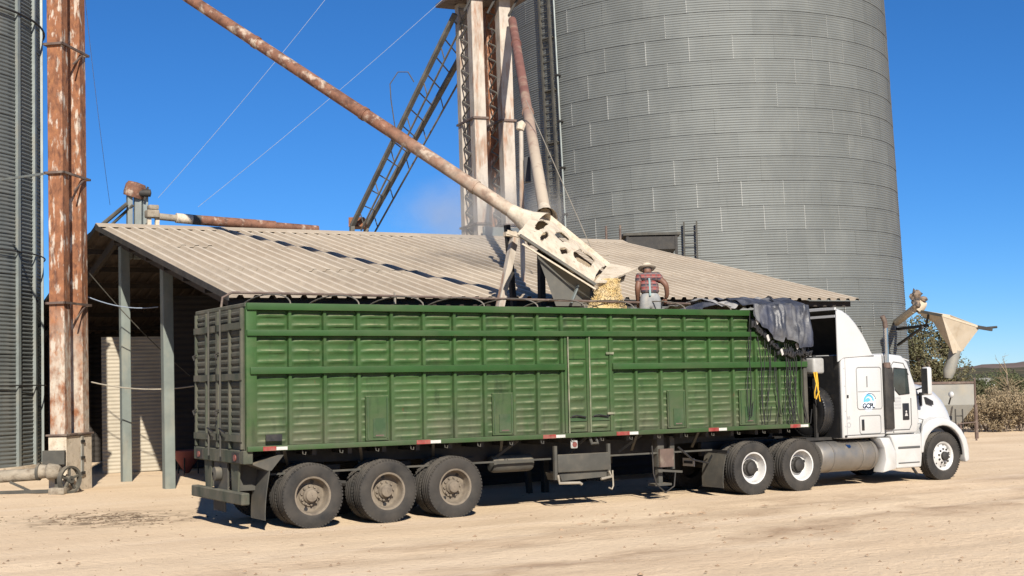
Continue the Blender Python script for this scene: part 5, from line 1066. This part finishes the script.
MB().prism([(15.72, .34), (15.93, .38), (15.94, .62), (15.75, .66)], .30, 2.20).build('front_bumper', W, tk, bevel=.03); MB().box(15.865, 15.90, .75, 1.75, .70, 1.35).build('grille', mt['darksteel'], tk)
for y in (.14, 2.12): MB().obox((15.80, y+.11, .86), V((.05,0,-.05)), V((0,.12,0)), V((.05,0,.07))).build('headlamp', mt['lens'], tk, bevel=.02)
a = [hy(x, y, .24) for x, y in ((925.5, 397), (932.5, 401), (933, 405), (926, 403.5))]; MB().prism([(p_.x, p_.z) for p_ in a], .225, .30).build('bonnet_vent', mt['black'], tk)
q0 = hy(921.5, 399, .2); MB().obox((q0.x, .225, q0.z), V((.025,0,0)), V((0,.02,0)), V((0,0,.14))).build('bonnet_seam', mt['black'], tk)
q0 = hy(951.5, 404, .45); q1 = hy(951.5, 394.5, .30); MB().tube([(q0.x, .52, q0.z), q1], .018, 6).build('bonnet_mirror_arm', mt['black'], tk); MB().lathe([(.002,-.05),(.055,-.04),(.07,.0),(.06,.02),(.002,.03)], q1, (1,-.2,0), 16).build('bonnet_mirror', W, tk, smooth=60)
q0 = hy(950.5, 418, .4); MB().obox((q0.x+.02, .42, q0.z), V((.03,0,0)), V((0,.02,0)), V((0,0,.045))).build('marker_lamp', mt['black'], tk)
MB().tube([(14.515, .055, .99), (14.53, .055, 1.13), (14.60, .06, 1.27), (14.46, .075, 1.30), (14.43, .07, 1.9)], .012, 6).build('bonnet_gap', mt['seam_and_shade'], tk)
# mirror
for s, yy in ((1, -.17), (-1, 2.67)):
    m0 = hy(927, 381, -.17); c = V((m0.x, yy, m0.z)); MB().obox(c, V((.07,0,.0)), V((0,.09,0)), V((0,0,.29))).build('mirror', W, tk, bevel=.045, seg=3); MB().obox(c+V((-.073,0,0)), V((.008,0,0)), V((0,.075,0)), V((0,0,.26))).build('mirror_glass', mt['black'], tk)
    MB().tube([c+V((0,.06*s,-.27)), V((14.50, .16 if s > 0 else 2.34, 1.78))], .022, 6).build('mirror_arm', mt['black'], tk); MB().tube([c+V((0,.06*s,-.12)), V((14.48, .14 if s > 0 else 2.36, 1.88))], .018, 6).build('mirror_arm', mt['black'], tk)
# side fairings, steps, tank
MB().prism([(13.28, .94), (13.56, .94), (13.72, .66), (13.72, .30), (13.34, .24), (13.44, .50), (13.40, .74)], .0, .30).build('tank_fairing', W, tk, bevel=.03)
MB().prism([(13.74, .30), (14.46, .30), (14.50, .55), (14.49, .985), (13.60, .985), (13.735, .68)], .02, .42).build('step_fairing', W, tk, bevel=.035, seg=3)
MB().box(13.80, 14.44, .012, .05, .69, .745).build('step_slot_shade', mt['seam_and_shade'], tk, bevel=.015); MB().box(13.80, 14.40, .010, .05, .40, .42).build('step_slot_shade', mt['seam_and_shade'], tk)  # dark strips stand in for the shadow in the step recess
MB().bar((14.28, .1, .30), (14.42, .12, .16), .04).build('bracket', mt['darksteel'], tk)
MB().lathe([(.001,0),(.24,.0),(.29,.02),(.305,.06),(.305,1.50),(.29,1.54),(.001,1.56)], (11.74, .34, .60), (1,0,0), 36).build('fuel_tank', mt['alu'], tk, smooth=40)
for x in (12.08, 12.86, 13.2): MB().lathe([(.306,-.025),(.314,-.025),(.314,.025),(.306,.025)], (x, .34, .60), (1,0,0), 36, True).build('tank_strap', mt['alu'], tk, smooth=40)
MB().box(11.62, 12.4, .35, .8, .93, .985).build('deck_plate', mt['darksteel'], tk); MB().box(11.6, 11.72, .2, .7, .3, .92).build('tank_end_box', mt['darksteel'], tk)
# kit behind the sleeper
bx = thing('white_canister', (11.85, .5, .98), 'white plastic box on the deck between trailer and sleeper', 'canister'); a = hy(814, 366, .45); MB().obox(a, V((.15,0,0)), V((0,.15,0)), V((0,0,.16))).build('tank', mt['canister'], bx, bevel=.05, seg=3); MB().bar((a.x, a.y, .98), (a.x, a.y, a.z-.16), .06).build('stand', mt['darksteel'], bx)
MB().lathe([(.04,0),(.04,.04),(.001,.041)], a+V((0,0,.17)), (0,0,1), 12).build('cap', mt['black'], bx)
swt = thing('spare_wheel', (12.12, .7, .99), 'black spare tyre standing upright behind the sleeper cab', 'wheel'); o = inst('tyre', tyre_mesh(mt['black']), swt, (0, 0, TR), (0, 0, math.pi/2)); inst('rim', INNER, swt, (0, 0, TR), (0, 0, -math.pi/2))
yr = thing('yellow_strap', (11.72, .28, 1.6), 'bright yellow ratchet strap hanging behind the trailer front', 'strap'); R = random.Random(6); a = hy(814, 372, .25)
for k in range(4): MB().tube([a+V((R.uniform(-.05,.08), R.uniform(-.04,.04), 0)), a+V((R.uniform(-.02,.10), -.02, -.22)), a+V((R.uniform(-.08,.15), -.02, -.40)), a+V((R.uniform(.0,.16), 0, -.55+R.uniform(-.1,.1)))], .012, 6).build('strand', mt['yellow'], yr)

# ================================================================== PERSON standing on the load
pc = hy(650, 300, 1.15); GZ = 2.89; bx0 = V((pc.x, pc.y, GZ))
pr = thing('person', bx0, 'person in straw hat and red plaid shirt standing on the load, back to camera', 'person')
pr.rotation_euler = (0, 0, -YAW+.05)
def skinmesh(name, verts, edges_, mat, sub=2):
    me = bpy.data.meshes.new(name); me.from_pydata([v[0] for v in verts], edges_, []); o = bpy.data.objects.new(name, me); link(o, pr)
    sk = o.modifiers.new('skin', 'SKIN'); sk.use_smooth_shade = True
    for i, v in enumerate(verts):
        r_ = v[1]; me.skin_vertices[0].data[i].radius = (r_, r_) if isinstance(r_, float) else r_
        me.skin_vertices[0].data[i].use_root = (i == 0)
    s2 = o.modifiers.new('sub', 'SUBSURF'); s2.levels = sub; s2.render_levels = sub; me.materials.append(mat); return o
# local: x right, y forward (away from the camera), z up
K = .97
def P3(*v): return V(v)*K
body = [(P3(0,.0,.92), (.16,.12)), (P3(0,.03,1.08), (.15,.11)), (P3(0,.09,1.24), (.17,.11)), (P3(0,.13,1.34), (.10,.08)), (P3(0,.19,1.40), .06), (P3(0,.25,1.45), .09), (P3(0,.29,1.52), .10), (P3(0,.31,1.57), .07),
        (P3(.18,.11,1.32), .075), (P3(.33,-.0,1.17), .058), (P3(.36,.08,.98), .046), (P3(.34,.14,.90), .04), (P3(-.18,.11,1.32), .075), (P3(-.24,.03,1.10), .058), (P3(-.22,.14,.92), .046), (P3(-.21,.20,.84), .04),
        (P3(.095,.0,.82), .10), (P3(.105,.02,.46), .07), (P3(.11,-.02,.10), .05), (P3(.12,.13,.035), .045), (P3(-.095,.0,.82), .10), (P3(-.11,.03,.46), .07), (P3(-.115,-.01,.10), .05), (P3(-.13,.14,.035), .045)]
be = [(0,1),(1,2),(2,3),(3,4),(4,5),(5,6),(6,7),(3,8),(8,9),(9,10),(10,11),(3,12),(12,13),(13,14),(14,15),(0,16),(16,17),(17,18),(18,19),(0,20),(20,21),(21,22),(22,23)]
skinmesh('body', body, be, mt['skin'])
shirt = [(P3(0,.0,.99), (.195,.155)), (P3(0,-.0,1.02), (.195,.155)), (P3(0,.02,1.10), (.195,.15)), (P3(0,.08,1.22), (.215,.15)), (P3(0,.12,1.32), (.16,.12)), (P3(0,.15,1.37), .08), (P3(.18,.11,1.325), .105), (P3(.27,.05,1.24), .085), (P3(-.18,.11,1.325), .105), (P3(-.225,.06,1.18), .085)]
skinmesh('shirt', shirt, [(0,1),(1,2),(2,3),(3,4),(4,5),(4,6),(6,7),(4,8),(8,9)], mt['plaid'])
tro = [(P3(0,.0,1.06), (.17,.135)), (P3(0,.0,.90), (.19,.15)), (P3(.10,.0,.78), (.135,.14)), (P3(.107,.02,.46), .10), (P3(.112,-.015,.12), .085), (P3(-.10,.0,.78), (.135,.14)), (P3(-.112,.03,.46), .10), (P3(-.117,-.005,.12), .085)]
skinmesh('trousers', tro, [(0,1),(1,2),(2,3),(3,4),(1,5),(5,6),(6,7)], mt['jeans'])
def hand(c, d, side):
    f_ = MB(); c = V(c)*K; d = V(d).normalized(); s = d.cross(V((0,1,0))).normalized(); f_.tube([c-d*.03, c+d*.02, c+d*.055], [.026, .036, .034], 8)
    for k, (o_, l_) in enumerate(((-.027,.062), (-.009,.072), (.009,.068), (.027,.052))): a = c+d*.05+s*o_; f_.tube([a, a+d*l_*.5+V((0,.012,0)), a+d*l_*.8+V((0,.035,0))], [.0095,.009,.007], 6)
    a = c+s*.03*side; f_.tube([a, a+s*.028*side+d*.025, a+s*.03*side+d*.055+V((0,.015,0))], [.012,.011,.008], 6)
    o = f_.build('hand', mt['skin']); o.parent = pr; return o
hand((.335,.15,.875), (-.1,.3,-1), -1); hand((-.20,.21,.825), (.05,.25,-1), 1)
ht = MB().lathe([(.17,-.012),(.14,-.033),(.108,-.03),(.102,.03),(.082,.072),(.05,.062),(.002,.055)], V((0,.30,1.535))*K, (0,.40,1), 28); ht.v = [V((v.x*1.0, v.y, v.z + .25*max(0, abs(v.x)-.12)**1.0)) for v in ht.v]
o = ht.build('hat', mt['straw'], smooth=60, thick=.008); o.parent = pr
o = MB().lathe([(.02,-.05),(.085,-.045),(.100,.0),(.098,.05)], V((0,.28,1.49))*K, (0,.4,1), 18).build('hair', mt['hair']); o.parent = pr
for s in (-1, 1): o = MB().lathe([(.004,-.01),(.022,-.006),(.025,.004),(.006,.01)], V((.10*s,.27,1.48))*K, (s,-.2,0), 10).build('ear', mt['skin']); o.parent = pr
o = MB().poly([V(p)*K for p in ((.01,.04,1.40), (-.025,.04,1.40), (-.03,-.085,1.24), (.005,-.085,1.24), (-.035,-.175,.94), (-.0,-.175,.94))], [(0,1,2,3),(3,2,4,5)]).build('back_strap', mt['teal'], thick=.012); o.parent = pr
nose = MB().lathe([(.004,-.03),(.018,-.02),(.012,.02)], V((0,.40,1.46))*K, (0,.3,-1), 8).build('nose', mt['skin']); nose.parent = pr
tb = thing('pry_tool', bx0+V((.2,.2,.75)), 'short dark hand tool held at the person\'s right hip', 'tool'); rt_ = Matrix.Rotation(-YAW+.05, 3, 'Z')
MB().tube([bx0+rt_@(V((.36,.15,.95))*K), bx0+rt_@(V((.25,.20,.74))*K)], .02, 6).build('bar', mt['black'], tb); MB().tube([bx0+rt_@(V((.25,.20,.74))*K), bx0+rt_@(V((.22,.22,.70))*K)], .03, 6).build('grip', mt['black'], tb)

# ================================================================== DUST drifting from the pouring corn
dm = bpy.data.materials.new('drifting_dust'); dm.use_nodes = True; t = dm.node_tree; t.nodes.clear(); ou = t.nodes.new('ShaderNodeOutputMaterial'); pv = t.nodes.new('ShaderNodeVolumePrincipled')
pv.inputs['Color'].default_value = (.93, .88, .80, 1); t.links.new(pv.outputs[0], ou.inputs['Volume'])
dc = hd(492, 214, 31.5); N = t.nodes; L = t.links; pos = N.new('ShaderNodeNewGeometry').outputs['Position']
mp = N.new('ShaderNodeMapping'); mp.inputs['Location'].default_value = -dc; L.new(pos, mp.inputs[0]); mp2 = N.new('ShaderNodeMapping'); mp2.inputs['Scale'].default_value = (1/2.6, 1/2.6, 1/1.15); L.new(mp.outputs[0], mp2.inputs[0])
ln = N.new('ShaderNodeVectorMath'); ln.operation = 'LENGTH'; L.new(mp2.outputs[0], ln.inputs[0])
L.new(mul(rng(ln.outputs['Value'], .1, .98, .60, 0.), rng(noi(1.1, (1,1,1), 5), .36, .66)), pv.inputs['Density'])
for px, py, D, rx, rz, dn_ in ((492, 214, 31.5, 2.6, 1.15, 1),):
    c = hd(px, py, D); g_ = MB()
    g_.lathe([(.001,-1), (.38,-.92), (.70,-.71), (.92,-.38), (1,0), (.92,.38), (.70,.71), (.38,.92), (.001,1)], (0,0,0), (0,0,1), 24); g_.v = [V((v.x*rx, v.y*rx, v.z*rz)) + c for v in g_.v]
    tag(g_.build('dust_cloud', dm, smooth=60), 'faint pale dust hanging around the loading hood and tower foot', 'dust', kind='stuff')
